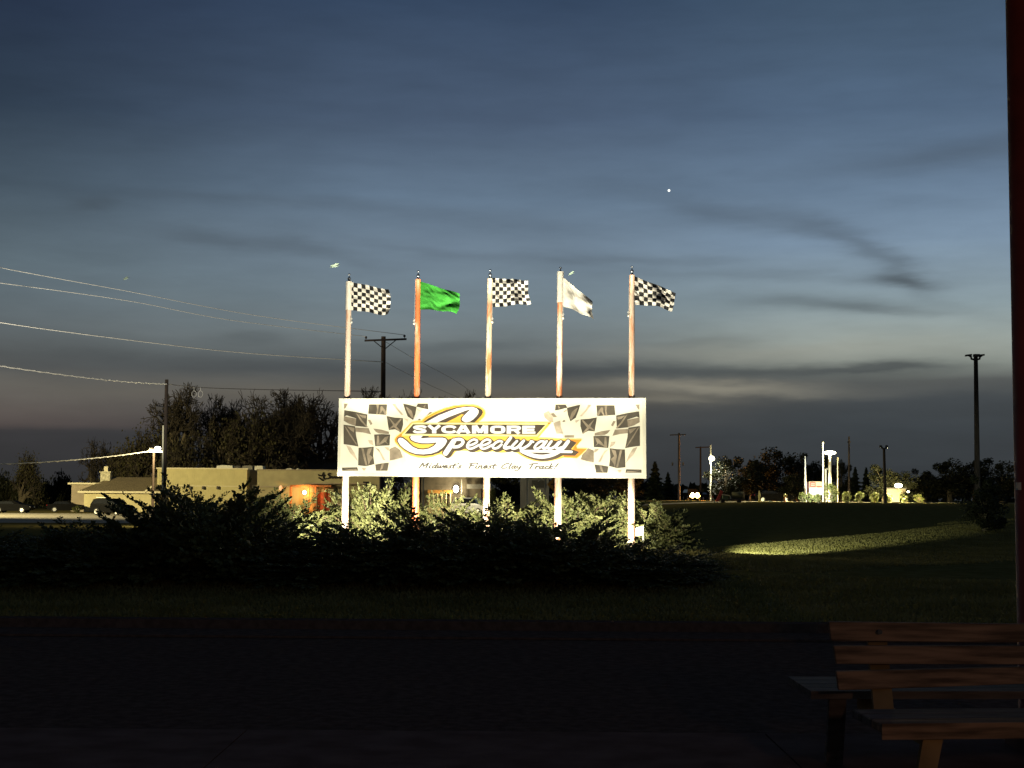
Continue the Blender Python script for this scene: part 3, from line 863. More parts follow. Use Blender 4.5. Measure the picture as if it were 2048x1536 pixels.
go = mb.build('grass_blades', leafmat('blade', (.150, .130, .036), (.240, .205, .072), 0.35, 0.8)); tag(go, 'short mown grass of the lawn', 'grass', kind='stuff')

# ------------------------------------------------------------------ junipers
m_jun = leafmat('juniper_leaf', (0.058, 0.066, 0.020), (0.120, 0.122, 0.043), 0.15, 2.5)
m_jst = mat('juniper_stem', (0.10, 0.065, 0.04), 0.9)
def juniper_proto(seed, nb=185, Rr=1.5, H=1.2):
    rd = random.Random(seed)
    fo, st = MB(), MB()
    for b in range(nb):
        az = rd.uniform(0, 2 * math.pi)
        el = R(rd.choice([rd.uniform(0, 14), rd.uniform(6, 30), rd.uniform(18, 58)]))
        L = rd.uniform(0.65, 1.08)
        tx, ty, tz = math.cos(az) * math.cos(el) * Rr * L, math.sin(az) * math.cos(el) * Rr * L, max(0.12, math.sin(el) * H * L * 1.05 + .08)
        P = []
        sag = rd.uniform(-.02, .26)
        for i in range(7):
            t = i / 6
            P.append(Vector((tx * t, ty * t, .05 + (tz - .05) * (t ** .85) + sag * math.sin(t * 3.14) * .6)))
        st.tube(P, [.022 * (1 - .8 * i / 6) for i in range(7)], 4, cap=False)
        side0 = Vector((-math.sin(az), math.cos(az), 0))
        # flattened plumes along the outer two thirds
        nt = rd.randint(12, 17)
        for k in range(nt):
            t = 0.28 + 0.74 * k / (nt - 1)
            i = min(5, int(t * 6)); f = t * 6 - i
            p = P[i] * (1 - f) + P[i + 1] * f
            fwdv = (P[i + 1] - P[i]).normalized()
            s = 1 if k % 2 else -1
            if k == nt - 1: dirv = fwdv
            else: dirv = (fwdv * .8 + side0 * s * rd.uniform(.5, 1.0) + Vector((0, 0, rd.uniform(-.08, .14)))).normalized()
            tl = rd.uniform(.20, .40) * (1.2 - .6 * t)
            nrm = dirv.cross(Vector((rd.uniform(-.6, .6), rd.uniform(-.6, .6), 1))).normalized()
            for m_ in range(10):
                q = p + dirv * tl * (m_ + .4) / 10
                s2 = 1 if m_ % 2 else -1
                ld = (dirv * .8 + nrm * s2 * .8 + Vector((rd.uniform(-.35, .35), rd.uniform(-.35, .35), rd.uniform(-.06, .16)))).normalized()
                ll = rd.uniform(.055, .10); wd = ld.cross(Vector((rd.uniform(-1, 1), rd.uniform(-1, 1), rd.uniform(-1, 1)))).normalized() * ll * .27
                fo.quad(q, q + ld * ll * .5 + wd, q + ld * ll, q + ld * ll * .5 - wd)
    t = thing('juniper_shrub', 'x', 'shrub')
    a = fo.build('foliage', m_jun, t); b = st.build('branches', m_jst, t)
    zs = sorted(v[2] for v in fo.v)
    JH.append(zs[int(len(zs) * .998)])
    return t, [a, b]
JH = []
JP = [juniper_proto(s) for s in (1, 2, 3)]
used = [False] * 3
def shrub(px, Y, ytop, rad, label, k, rz=0.0, group='junipers around the billboard', sy=1.0):
    X = X_at(px, Y); g = ground(X, Y) - .05
    h = z_at(px, ytop, Y) - g
    pr, kids = JP[k]
    sc_ = (rad / 1.5, rad / 1.5 * sy, h / JH[k])
    if not used[k]:
        used[k] = True; o = pr
        o.location = (X, Y, g); o.scale = sc_; o.rotation_euler = (0, 0, rz); o['label'] = label; o['group'] = group
    else:
        o = dup(pr, (X, Y, g), sc_, rz, label, group, kids)
    return o
# lit, behind and between the poles
shrub(575, 33.0, 992, 1.45, 'floodlit juniper just left of the leftmost flagpole', 0, 0.3)
shrub(745, 34.0, 970, 1.25, 'floodlit tall juniper between the leftmost and the orange flagpole', 1, 1.1)
shrub(885, 34.2, 994, 1.1, 'low floodlit juniper just right of the orange flagpole', 2, 2.0)
shrub(1010, 33.6, 1000, 1.15, 'low floodlit juniper just right of the middle flagpole', 0, 3.0)
shrub(1150, 33.4, 985, 1.25, 'floodlit juniper spreading right of the fourth flagpole', 1, 4.0)
shrub(1225, 32.9, 993, 1.15, 'floodlit juniper just left of the rightmost flagpole', 2, 5.0)
shrub(1312, 32.3, 1004, 1.00, 'floodlit juniper with layered plumes right of the rightmost flagpole', 0, 0.9)
shrub(470, 31.5, 992, 1.5, 'half lit juniper below the pale building, beyond the dark mass', 1, 2.2)
# unlit, in front
FR = [(-80, 1060, 1.7), (75, 1062, 1.6), (210, 1050, 1.6), (345, 992, 1.5), (425, 978, 1.5), (520, 1030, 1.5), (640, 1080, 1.5), (755, 1046, 1.6), (880, 1022, 1.55), (1000, 1020, 1.55), (1110, 1040, 1.5), (1210, 1070, 1.4), (1300, 1092, 1.3)]
FRL = ['low dark juniper at the left edge of the photo', 'low dark juniper below the distant sedan', 'dark juniper in front of the parked SUV', 'tall dark juniper in front of the lone utility pole', 'tallest dark juniper with branches reaching up over the pale building',
       'dark juniper in front of the pale building, left of the lit foliage', 'dark juniper in front of the lit foliage left of the leftmost flagpole', 'dark juniper between the leftmost and orange flagpoles, in front', 'dark juniper in front of the orange flagpole, right side',
       'dark juniper in front of the middle flagpole', 'dark juniper in front of the fourth flagpole', 'dark juniper in front of the rightmost flagpole', 'low dark juniper at the right end of the bed']
for i, ((px, yt, rd), lab) in enumerate(zip(FR, FRL)):
    shrub(px, 26.0 + (0.4 if i % 2 else 0), yt, rd, lab, i % 3, 0.0, sy=1.75)
shrub(1385, 28.4, 1112, .75, 'smallest dark juniper at the far right tip of the bed', 2, .4)

# ------------------------------------------------------------------ utility poles
m_wood = mat('pole_wood', (0.095, 0.065, 0.045), 0.9, scale=3, var=0.35, stretch=(6, 6, .6))
m_dkwood = mat('pole_wood_dark', (0.05, 0.038, 0.03), 0.9, scale=3, var=0.35, stretch=(6, 6, .6))
m_wire = mat('wire', (0.62, 0.60, 0.52), 0.45, var=0.1)
m_iron = mat('iron', (0.05, 0.045, 0.04), 0.6)
def upole(name, label, px, ytop, Y, r0_=.17, r1=.12, lean=0.0, group='utility poles', m=None, xtop=None):
    X = X_at(px, Y); g = ground(X, Y) - .3
    top = at(xtop or px, ytop, Y)
    t = thing(name, label, 'utility pole', (X, Y, g), group)
    mb = MB(); mb.tube([Vector((X, Y, g)), Vector((X * .5 + top.x * .5, Y, g * .5 + top.z * .5)), top], [r0_, (r0_ + r1) / 2, r1], 12)
    mb.build('pole', m or m_wood, t, smooth=True)
    return t, top
# pole with crossarm behind the billboard
UY = 88.0
t2, top2 = upole('utility_pole', 'wooden utility pole with braced crossarm rising behind the billboard', 765.5, 673, UY, .17, .135, xtop=767)
a = at(729, 681, UY - .2); b = at(813, 678, UY - .2)
mb = MB(); mb.hexa([a + Vector((0, 0, -.055)), b + Vector((0, 0, -.055)), b + Vector((0, 0, .055)), a + Vector((0, 0, .055))], (0, .1, 0)); mb.build('crossarm', m_dkwood, t2)
for s, (qx, qy), (wx, wy) in ((0, (748, 682), (764, 695)), (1, (792, 680), (771, 697))):
    mb = MB(); mb.tube([at(qx, qy, UY - .22), at(wx, wy, UY - .22)], .03, 5); mb.build('brace', m_iron, t2)
for qx, qy in ((732, 675), (809, 672)):
    p = at(qx, qy, UY - .15); mb = MB(); mb.tube([p - Vector((0, 0, .16)), p - Vector((0, 0, .06))], .02, 6); mb.ell(p, (.075, .075, .085), 8, 6); mb.build('insulator', mat('porcelain', (.05, .035, .03), .2), t2)
# lone pole on the left with two dark floodlight heads
t1, top1 = upole('utility_pole', 'lone wooden utility pole with two dark floodlight heads, left of the billboard', 328, 759, 90.0, .135, .105, m=m_dkwood, xtop=333.5)
for (x0, y0, x1, y1, x2, y2, x3, y3) in ((311, 812, 325, 814, 324, 820, 313, 821), (313, 832, 317, 831, 325, 840, 323, 844)):
    mb = MB(); mb.hexa([at(x0, y0, 90), at(x3, y3, 90), at(x2, y2, 90), at(x1, y1, 90)], (0, .28, .05)); mb.tube([at((x1 + x3) / 2, y2, 90), at(329.5, y2 + 8, 90)], .035, 6)
    mb.build('floodlight_head', m_iron, t1)
mb = MB(); mb.tube([at(326.6, 851, 89.83), at(324.5, 990, 89.83)], .055, 8); mb.build('conduit', mat('conduit', (.75, .70, .48), .5, var=.1), t1)
# small lamp pole with a bright street lamp
LY = 96.0
lx = X_at(306, LY)
t3 = thing('street_lamp', 'thin pole with a lit white street lamp just left of the lone utility pole', 'street lamp', (lx, LY, ground(lx, LY) - .2))
mb = MB(); mb.tube([(lx, LY, ground(lx, LY) - .2), at(307.5, 903, LY)], [.10, .08], 10); mb.build('pole', m_wood, t3, smooth=True)
mb = MB(); mb.hexa([at(297, 904.5, LY - .12), at(326, 905.5, LY - .12), at(326, 901.5, LY - .12), at(297, 900, LY - .12)], (0, .1, 0)); mb.build('crossarm', mat('arm_pale', (.7, .66, .5), .6), t3)
mb = MB(); mb.ell(at(315.5, 896.5, LY - .3), (.21, .2, .12), 14, 8); mb.build('lamp_head', glow('lamp_white', (1, .93, .80), 9), t3, smooth=True)
mb = MB(); mb.tube([at(299, 896, LY - .1), at(311, 899, LY - .2)], .05, 6); mb.build('lamp_arm', m_iron, t3)
for ix in (300, 304, 320): 
    p = at(ix, 899.5, LY - .1); mb = MB(); mb.ell(p, (.06, .06, .09), 8, 6); mb.build('insulator', mat('porcelain_white', (.75, .72, .6), .3), t3)
point('lamp', at(316, 904, LY - 1.2), 1500, (1, .86, .5), .2, t3)

def wire(label, pts, rad, sag_n=0, name='power_line', group='overhead wires', m=None, twist=False):
    """pts: (px, py, Y) ; smooth curve"""
    P = [at(*p) for p in pts]
    Q = []
    n = 14
    for i in range(len(P) - 1):
        pm = [P[max(0, i - 1)], P[i], P[i + 1], P[min(len(P) - 1, i + 2)]]
        for k in range(n):
            t = k / n
            a, b, c, d = pm
            Q.append(0.5 * (2 * b + (c - a) * t + (2 * a - 5 * b + 4 * c - d) * t * t + (3 * b - a - 3 * c + d) * t ** 3))
    Q.append(P[-1])
    mb = MB(); mb.tube(Q, rad, 5)
    if twist:
        # a second conductor wound round the first
        T = []
        for i in range(len(Q) - 1):
            for k in range(3):
                p = Q[i] + (Q[i + 1] - Q[i]) * (k / 3); an = (i * 3 + k) * 0.9
                T.append(p + Vector((0, math.cos(an), math.sin(an))) * rad * 1.0)
        mb.tube(T, rad * .8, 4)
    return tag(mb.build(name, m or m_wire, smooth=True), label, 'wire', group)
wire('topmost power line sloping down from the left edge to the crossarm', [(-220, 484, 68), (0, 535, 74), (258, 583, 79), (512, 631, 84), (809, 670, UY - .15)], .017)
wire('second power line from the top, ending at the left end of the crossarm', [(-220, 541, 68), (0, 566, 74), (258, 602, 79), (460, 640, 83), (732, 673, UY - .15)], .017)
wire('middle power line meeting the wooden pole below its crossarm', [(-220, 606, 66), (0, 645, 72), (258, 680, 78), (490, 706, 83), (766, 724, UY - .2)], .024)
wire('thick twisted cable from the left edge to the top of the lone utility pole', [(-220, 700, 74), (0, 732, 80), (160, 754, 85), (260, 764, 88), (333, 768, 89.8)], .032, twist=True)
wire('dark cable strung from the lone utility pole to the pole behind the billboard', [(333, 768, 89.8), (400, 775, 89.6), (520, 779, 89.2), (640, 781, 88.6), (766, 783, UY - .2)], .024, m=mat('wire_dark', (.06, .055, .05), .6))
wire('bright twisted cable running from the street lamp to the left edge', [(-220, 930, 86), (0, 928, 90), (120, 922, 92.5), (220, 913, 95), (302, 902, LY - .1)], .030, twist=True)
wire('thin dark wire falling to the right from the pole behind the billboard', [(772, 684, UY), (830, 718, 96), (905, 758, 106), (960, 796, 114)], .012, m=MATS['wire_dark'])
wire('thin dark wire falling behind the billboard from the lower part of the crossarm pole', [(770, 724, UY), (810, 745, 94), (870, 775, 102), (930, 800, 110)], .012, m=MATS['wire_dark'])
# pair of cable loops hanging from the dark cable
lp = thing('cable_loops', 'pair of pale cable loops hanging beside the lone utility pole', 'cable', at(392, 780, 89.5))
for cx in (388, 401):
    mb = MB(); mb.tube([at(cx + 4.5 * math.sin(k / 12 * 6.283), 788 - 6.5 * math.cos(k / 12 * 6.283), 89.5) for k in range(13)], .014, 5); mb.tube([at(cx, 775, 89.5), at(cx, 782, 89.5)], .014, 5)
    mb.build('loop', m_wire, lp)

# poles on the right
def arms(t, a, b, Y, w=.11, nm='crossarm'):
    a, b = at(*a, Y), at(*b, Y)
    mb = MB(); mb.hexa([a + Vector((0, 0, -w / 2)), b + Vector((0, 0, -w / 2)), b + Vector((0, 0, w / 2)), a + Vector((0, 0, w / 2))], (0, w, 0)); mb.build(nm, m_dkwood, t)
t, tp = upole('utility_pole', 'dark utility pole with one crossarm, nearest the right end of the billboard', 1358, 866, 225, .2, .15, m=m_dkwood); arms(t, (1340, 870), (1372, 869), 224.8, .16)
for qx in (1345, 1366):
    p = at(qx, 928, 224.6); mb = MB(); mb.tube([p + Vector((0, 0, -.25)), p + Vector((0, 0, .25))], .13, 8); mb.build('transformer', m_iron, t)
t, tp = upole('utility_pole', 'thin dark utility pole with a crossarm, beyond the orange glare', 1401, 893, 257, .19, .14, m=m_dkwood); arms(t, (1391, 895), (1421, 894), 256.8, .18)
t, tp = upole('utility_pole', 'thin dark pole between the tall lit lamp and the forked pole', 1698, 873, 170, .13, .09, m=m_dkwood); arms(t, (1695, 884), (1701.5, 884), 169.8, .12)
def fork(t, cx, y, w, h, Y, r=.06):
    for s in (-1, 1):
        P = [at(cx, y + h, Y), at(cx + s * w * .75, y + h * .75, Y), at(cx + s * w * .8, y + h * .3, Y), at(cx + s * w * 1.15, y, Y)]
        mb = MB(); mb.tube(P, r, 6); mb.hexa([P[3] + Vector((-.16, 0, -.04)), P[3] + Vector((.16, 0, .0)), P[3] + Vector((.16, 0, .09)), P[3] + Vector((-.16, 0, .05))], (0, .25, 0)); mb.build('lamp_arm', m_iron, t)
t, tp = upole('light_pole', 'tall dark light pole with two forked heads at the right, against the sky', 1955, 709, 80, .17, .11, m=m_dkwood, group='unlit light poles', xtop=1951.5); fork(t, 1951, 711, 11, 9, 79.9)
mb = MB(); mb.box(at(1953, 711, 79.9), (.3, .3, .14)); mb.build('cap', m_iron, t)
t, tp = upole('light_pole', 'smaller dark pole with a Y-shaped top, beside the glowing T-shaped stand', 1770.5, 897, 130, .16, .11, m=m_dkwood, group='unlit light poles', xtop=1768)
for s in (-1, 1):
    mb = MB(); mb.tube([at(1768, 899, 129.9), at(1768 + s * 5, 894.5, 129.9)], .09, 6); mb.hexa([at(1768 + s * 6 - 3, 895, 129.8), at(1768 + s * 6 + 2, 895.5, 129.8), at(1768 + s * 6 + 2.6, 891, 129.8), at(1768 + s * 6 - 2, 890, 129.8)], (0, .2, 0)); mb.build('lamp_arm', m_iron, t)

# lit lamp posts on the right
m_lamp1 = glow('lamp_warm', (1.0, .92, .60), 14)
m_pale = mat('pale_paint', (.62, .58, .42), .5, var=.08)
def lamp_post(label, px, ytop, Y, head, W, col, r=.09, hr=(.3, .3, .15), spotdown=False):
    X = X_at(px, Y); g = ground(X, Y)
    t = thing('lamp_post', label, 'lamp post', (X, Y, g), 'lit lamps in the distance')
    mb = MB(); mb.tube([(X, Y, g - .1), at(px, ytop, Y)], [r * 1.3, r], 10); mb.build('pole', m_pale, t, smooth=True)
    mb = MB(); mb.ell(at(*head, Y - .1), hr, 12, 8); mb.build('lamp_head', m_lamp1, t, smooth=True)
    p = at(head[0], head[1] + 2, Y) + Vector((-.1, -.5, 0)); spot('lamp', p, p + Vector((0, 1.2, -5)), W, 150, col, .25, .2, t)
    point('lamp', at(head[0], head[1] - 1, Y + 1.2), W * .05, col, .2, t)
    return t
lamp_post('tall pale lamp post with a wide blazing head, right of the billboard', 1659.5, 908, 152, (1660, 905.5), 30000, (1, .86, .45), .14, (.62, .4, .2))
t, _ = upole('utility_pole', 'slender pale pole just left of the tall blazing lamp post', 1646, 884, 155, .10, .07, m=m_pale)
t, _ = upole('flagpole', 'short pale tapered pole left of the lit roadside sign', 1610.5, 912, 149.5, .15, .04, m=mat('white_paint', (.72, .70, .6), .5, var=.05), group='pale poles near the roadside sign')
t['category'] = 'pole'
t, _ = upole('bollard_pole', 'short thick pale pole under the blazing lamp post', 1651.5, 938, 151, .11, .10, m=mat('white_paint', (.72, .70, .6), .5), group='pale poles near the roadside sign'); t['category'] = 'pole'
mb = MB(); mb.box(at(1654, 938, 150.9), (.2, .15, .12)); mb.build('cap', m_pale, t)
t, _ = upole('utility_pole', 'very thin grey pole right of the blazing lamp post', 1675, 915, 158, .055, .045, m=m_pale)
lamp_post('grey lamp post with a small round white lamp, right of the orange glare', 1421.5, 890, 215, (1423.5, 917), 6000, (1, .95, .8), .10, (.42, .4, .36))

# ------------------------------------------------------------------ buildings on the left
m_wall = mat('wall_cream', (0.52, 0.46, 0.24), .85, scale=.6, var=.12)
m_wall2 = mat('wall_tan', (0.30, 0.25, 0.17), .85, scale=.7, var=.12)
m_shing = mat('shingle', (0.20, 0.16, 0.085), .9, scale=9, var=.45, bump=.4)
m_trim = mat('trim', (0.62, 0.56, 0.36), .6, var=.06)
m_dkroof = mat('roof_brown', (0.05, 0.036, 0.022), .9, scale=2, var=.2)
m_metal_p = mat('unit_metal', (0.6, 0.58, 0.46), .5, var=.1)
HY = 188.0
gx0, gx1 = X_at(168, HY), X_at(312, HY)
hz = ground(gx0, HY)
eave = z_at(230, 983.5, HY); ridge = z_at(260, 954.5, HY + 5)
house = thing('house', 'low cream house with hipped shingle roof and chimney, lit from the left', 'house', ((gx0 + gx1) / 2, HY, hz))
mb = MB(); mb.box(((gx0 + gx1) / 2, HY + 5, (hz + eave) / 2 - .1), (gx1 - gx0, 10, eave - hz + .2)); mb.build('wall', m_wall, house)
xo0, xo1 = X_at(155, HY - .6), gx1 + .7
rl, rr = X_at(222, HY + 5), gx1 - .2
mb = MB()
A, B, Cc, D = Vector((xo0, HY - .6, eave + .05)), Vector((xo1, HY - .6, eave + .05)), Vector((xo1, HY + 10.6, eave + .05)), Vector((xo0, HY + 10.6, eave + .05))
E, G = Vector((rl, HY + 5, ridge)), Vector((rr, HY + 5, ridge))
mb.add([A, B, Cc, D, E, G], [(0, 1, 5, 4), (2, 3, 4, 5), (3, 0, 4), (1, 2, 5)])
rf = mb.build('roof', m_shing, house)
mb = MB(); mb.hexa([A + Vector((0, -.03, -.22)), B + Vector((0, -.03, -.22)), B + Vector((0, -.03, .03)), A + Vector((0, -.03, .03))], (0, .12, 0)); mb.build('fascia', m_trim, rf)
# small gable returning forward at the right
gA, gB, gT = at(289, 984, HY - .8), at(313, 984, HY - .8), at(309, 969, HY - .8)
mb = MB(); mb.hexa([gA + Vector((0, 0, -.1)), gA + Vector((0, 0, .14)), gT + Vector((0, 0, .14)), gT + Vector((0, 0, -.1))], (0, .15, 0)); mb.build('gable_trim', m_trim, rf)
# flat left wing
wx0, wx1 = X_at(142.5, HY + 3), X_at(200, HY + 3)
we = z_at(160, 969, HY + 3)
mb = MB(); mb.box(((wx0 + wx1) / 2, HY + 7, (hz + we) / 2 - .1), (wx1 - wx0, 8, we - hz + .2)); mb.build('wing_wall', m_wall2, house)
mb = MB(); mb.box(((wx0 + wx1) / 2 - .1, HY + 6.9, we + .12), (wx1 - wx0 + .5, 8.8, .22)); mb.build('wing_roof', m_trim, house)
c0 = at(212, 965, HY + 4)
mb = MB()
ct = z_at(212, 945, HY + 4)
mb.box((c0.x, HY + 4, (c0.z + ct) / 2 - .4), (1.25, .9, ct - c0.z + .8)); mb.box((c0.x, HY + 4, ct + .06), (1.45, 1.1, .14))
mb.build('chimney', mat('chimney_block', (.45, .42, .28), .9, scale=5, var=.3), rf)
mb = MB(); mb.box((c0.x, HY + 4, ct + .46), (.5, .45, .66)); mb.build('chimney_pot', m_trim, rf)
mb = MB(); ws = at(260, 988.5, HY - .08); mb.box(ws, (.16, .12, .2), top=.7); mb.build('wall_lamp', m_iron, house)

# long flat-roofed commercial building
BY = 190.0
bz = ground(-40, BY) - .1
bld = thing('commercial_building', 'long flat-roofed pale building with rooftop units, behind the dark junipers', 'building', (X_at(500, BY), BY, bz))
def wallseg(nm, x0, x1, yt, Y, m, depth=14, par=None):
    a, b = X_at(x0, Y), X_at(x1, Y); zt = z_at((x0 + x1) / 2, yt, Y)
    mb = MB(); mb.box(((a + b) / 2, Y + depth / 2, (zt + bz) / 2), (b - a, depth, zt - bz)); return mb.build(nm, m, par or bld), a, b, zt
m_rib = mat('ribbed_wall', (0.50, 0.445, 0.215), .8, scale=1.2, var=.06)
_, a, b, zt = wallseg('left_wall', 313.5, 493, 937.5, BY, m_rib)
mb = MB()
x = a + .25
while x < b - .2:
    mb.box((x, BY - .005, (zt + bz) / 2 + .5), (.05, .03, zt - bz - 1.3)); x += .3
mb.build('wall_rib', m_rib, bld)
mb = MB(); mb.box(((a + b) / 2, BY - .04, zt + .03), (b - a + .3, .3, .16)); mb.box(((a + b) / 2, BY - .04, z_at(400, 972, BY)), (b - a, .1, .09)); mb.build('coping', m_trim, bld)
for qx in (349, 380, 406, 435):
    mb = MB(); p = at(qx, 975.5, BY - .25); mb.box(p, (.24, .3, .4), top=.8); mb.build('wall_lamp', m_iron, bld)
wallseg('recess_wall', 493, 514, 940, BY + 2.2, m_wall2, 11.8)
_, a, b, zt = wallseg('right_wall', 513.5, 768, 940.5, BY + .4, mat('tan_panel', (0.34, 0.30, 0.165), .85, scale=1.0, var=.10), 13.6)
mb = MB(); mb.box(((a + b) / 2, BY + .35, zt + .02), (b - a + .1, .3, .12)); mb.box(((a + b) / 2 + 2.0, BY - .2, z_at(640, 967, BY)), (b - a - 8.5, 1.2, .16)); mb.box(((a + b) / 2, BY + .3, z_at(640, 974, BY)), (b - a, .3, .14)); mb.build('canopy_ledge', m_wall2, bld)
mb = MB(); mb.box(at(510, 974, BY + 1.6), (.7, .4, .55)); mb.build('meter_box', m_metal_p, bld)
# lit porch with arches
m_brick = mat('porch_brick', (0.42, 0.16, 0.06), .9, scale=5, var=.35)
mb = MB()
pa, pb = X_at(580, BY - 1.2), X_at(662, BY - 1.2)
zc = z_at(620, 972.5, BY - 1.2)
for q0, q1 in ((580, 584), (617, 619), (630, 633), (648, 650)):
    mb.box(((X_at(q0, BY - .6) + X_at(q1, BY - .6)) / 2, BY - .9, (zc + bz) / 2), (X_at(q1, BY) - X_at(q0, BY), .4, zc - bz))
mb.box(((pa + pb) / 2, BY - .5, zc + .05), (pb - pa, 1.6, .22)); mb.build('porch', m_brick, bld)
mb = MB(); a_ = at(618, 983, BY + .3); mb.box((a_.x + .45, BY + .33, bz + 1.2), (.75, .1, 2.4)); mb.ell((a_.x + .45, BY + .33, bz + 2.4), (.375, .05, .4), 12, 8); mb.build('porch_door', mat('door_amber', (.55, .30, .10), .6), bld)
mb = MB(); mb.box((a_.x + 1.9, BY + .33, bz + 1.4), (1.7, .12, 2.8)); mb.build('porch_panel', mat('red_panel', (.40, .09, .04), .7, var=.3), bld)
mb = MB(); mb.ell(at(609, 985, BY - .4), (.26, .2, .26), 12, 8); mb.build('porch_lamp', glow('porch_glow', (1, .78, .38), 14), bld)
point('lamp', at(609, 985, BY - 1.6), 520, (1, .50, .14), .2, bld)
mb = MB(); mb.ell(at(561.5, 976, BY), (.22, .2, .35), 8, 6); mb.build('sconce', glow('sconce_glow', (1, .45, .16), 1.0), bld)
for q0, q1, y0, y1, nm in ((725, 737, 963, 990, 'doorway'), (758, 768.5, 953, 985, 'doorway')):
    mb = MB(); mb.box(((X_at(q0, BY) + X_at(q1, BY)) / 2, BY + .37, (z_at(q0, y0, BY) + bz) / 2), (X_at(q1, BY) - X_at(q0, BY), .1, z_at(q0, y0, BY) - bz)); mb.build(nm, mat('dark_glass', (.012, .012, .014), .15), bld)
# rooftop units
for q0, q1, y0, y1, mm in ((432, 466, 932, 938.5, m_metal_p), (468, 481, 933, 938.5, m_iron), (484, 505, 932.5, 939, mat('unit_grey', (.16, .15, .12), .6)), (508.5, 526, 933, 939.5, m_metal_p), (571, 584, 938.2, 940.8, m_metal_p), (592, 597, 938.4, 940.8, m_metal_p)):
    A_, B_ = at(q0, y1, BY + 3), at(q1, y0, BY + 3)
    mb = MB(); mb.box(((A_.x + B_.x) / 2, BY + 4, (A_.z + B_.z) / 2 - .2), (B_.x - A_.x, 2, B_.z - A_.z + .5), top=.93); mb.box(((A_.x + B_.x) / 2, BY + 4, B_.z + .07), ((B_.x - A_.x) * .6, 1.2, .06)); mb.build('rooftop_unit', mm, bld)
# writing on the fascia: a dark script sign, mostly hidden by the billboard
mb = MB()
zz = lambda x, y: (560 + x / 11.38, 930 + y / 11.38)
def bstroke(pts, w):
    P = [at(*zz(*p), BY + .28) for p in crom(pts, 4)]
    mb.tube(P, w, 5)
for pts in ([(865, 222), (925, 245), (965, 225), (985, 165)], [(960, 235), (1010, 225), (1000, 250)], [(875, 285), (930, 320), (970, 350), (985, 330)], [(985, 240), (990, 300), (1040, 320)],
            [(1155, 205), (1120, 190), (1090, 215), (1120, 245), (1135, 275), (1090, 310), (1050, 298)], [(1140, 300), (1160, 270), (1190, 262), (1200, 300), (1225, 285)], [(1225, 285), (1255, 262), (1262, 300), (1300, 270), (1310, 300)],
            [(1310, 300), (1340, 270), (1370, 275), (1365, 300), (1400, 290)], [(1400, 290), (1430, 280), (1445, 300)]):
    bstroke(pts, .09)
mb.build('script_lettering', mat('script_dark', (.02, .014, .01), .6), bld)
# dark hip roof further back
RY = 215.0
hall = thing('brown_hall', 'dark brown hip-roofed building rising behind the flat-roofed one', 'building', (X_at(620, RY), RY, bz))
mb = MB()
A, B = at(528, 942, RY), at(760, 942, RY); E, G = at(556, 918, RY + 8), at(740, 920, RY + 8)
A2, B2 = A + Vector((0, 16, 0)), B + Vector((0, 16, 0))
mb.add([A, B, B2, A2, E, G], [(0, 1, 5, 4), (2, 3, 4, 5), (3, 0, 4), (1, 2, 5)]); mb.build('roof', m_dkroof, hall)
mb = MB(); mb.box(((A.x + B.x) / 2, RY + 8, (A.z + bz) / 2), (B.x - A.x - 1, 14, A.z - bz)); mb.build('wall', m_dkroof, hall)
mb = MB(); p = at(555, 935, RY + 1); mb.box(p, (1.5, 1.4, 1.3)); mb.build('dormer', mat('dormer_paint', (.12, .10, .07), .7), hall)
mb = MB(); p = at(555, 935, RY + .27); mb.box(p, (1.0, .06, .9)); mb.build('window', MATS['dark_glass'], hall)

# dark building and shelter seen under the billboard
SYY = 170.0
sz = ground(-8, SYY)
sh = thing('dark_shop', 'dark brown building under the middle of the billboard with one glaring lamp', 'building', (X_at(900, SYY), SYY, sz))
mb = MB(); x0, x1 = X_at(842, SYY), X_at(962, SYY); zt = z_at(900, 950, SYY); mb.box(((x0 + x1) / 2, SYY + 5, (zt + sz) / 2), (x1 - x0, 10, zt - sz)); mb.build('wall', mat('shop_wall', (.085, .068, .045), .9, scale=.8, var=.3), sh)
mb = MB()
for i in range(10):
    mb.box(((x0 + x1) / 2, SYY - .02, sz + .35 + i * .38), (x1 - x0, .05, .05))
mb.build('siding', mat('shop_siding', (.10, .08, .055), .9), sh)
mb = MB(); a, b = at(855, 986, SYY - .8), at(905, 980, SYY - .8); mb.hexa([Vector((a.x, a.y, a.z)), Vector((b.x, a.y, a.z)), Vector((b.x, a.y + .7, b.z)), Vector((a.x, a.y + .7, b.z))], (0, .1, -.05)); mb.build('awning', mat('awning_amber', (.55, .26, .06), .7, scale=3, var=.35, stretch=(6, 1, 1)), sh)
mb = MB(); 
for i in range(6): mb.box((a.x + .2 + i * (b.x - a.x - .4) / 5, SYY - .9, (sz + a.z) / 2), (.1, .1, a.z - sz))
mb.box(((a.x + b.x) / 2, SYY - .9, sz + .5), (b.x - a.x, .08, .7)); mb.build('porch_rail', mat('rail_cream', (.6, .48, .25), .7), sh)
mb = MB(); mb.ell(at(912, 978, SYY - 1.0), (.30, .22, .42), 12, 8); mb.build('lamp_head', glow('lamp_cold', (1, .97, .80), 22), sh)
point('lamp', at(911, 979, SYY - 2.2), 900, (1, .88, .55), .2, sh)
mb = MB(); q = at(923, 985, SYY - 1.2); mb.box(((q.x), SYY - 1.2, (q.z + sz) / 2 + .7), (.12, .12, q.z - sz + 1.6)); mb.box((q.x + 1.6, SYY - 1.2, z_at(930, 973, SYY)), (2.0, .5, .5)); mb.build('sign_frame', mat('frame_grey', (.16, .15, .13), .6), sh)
gr = thing('grey_hall', 'plain dark grey building under the fourth flagpole end of the billboard', 'building', (X_at(1068, 200), 200, ground(3, 200)))
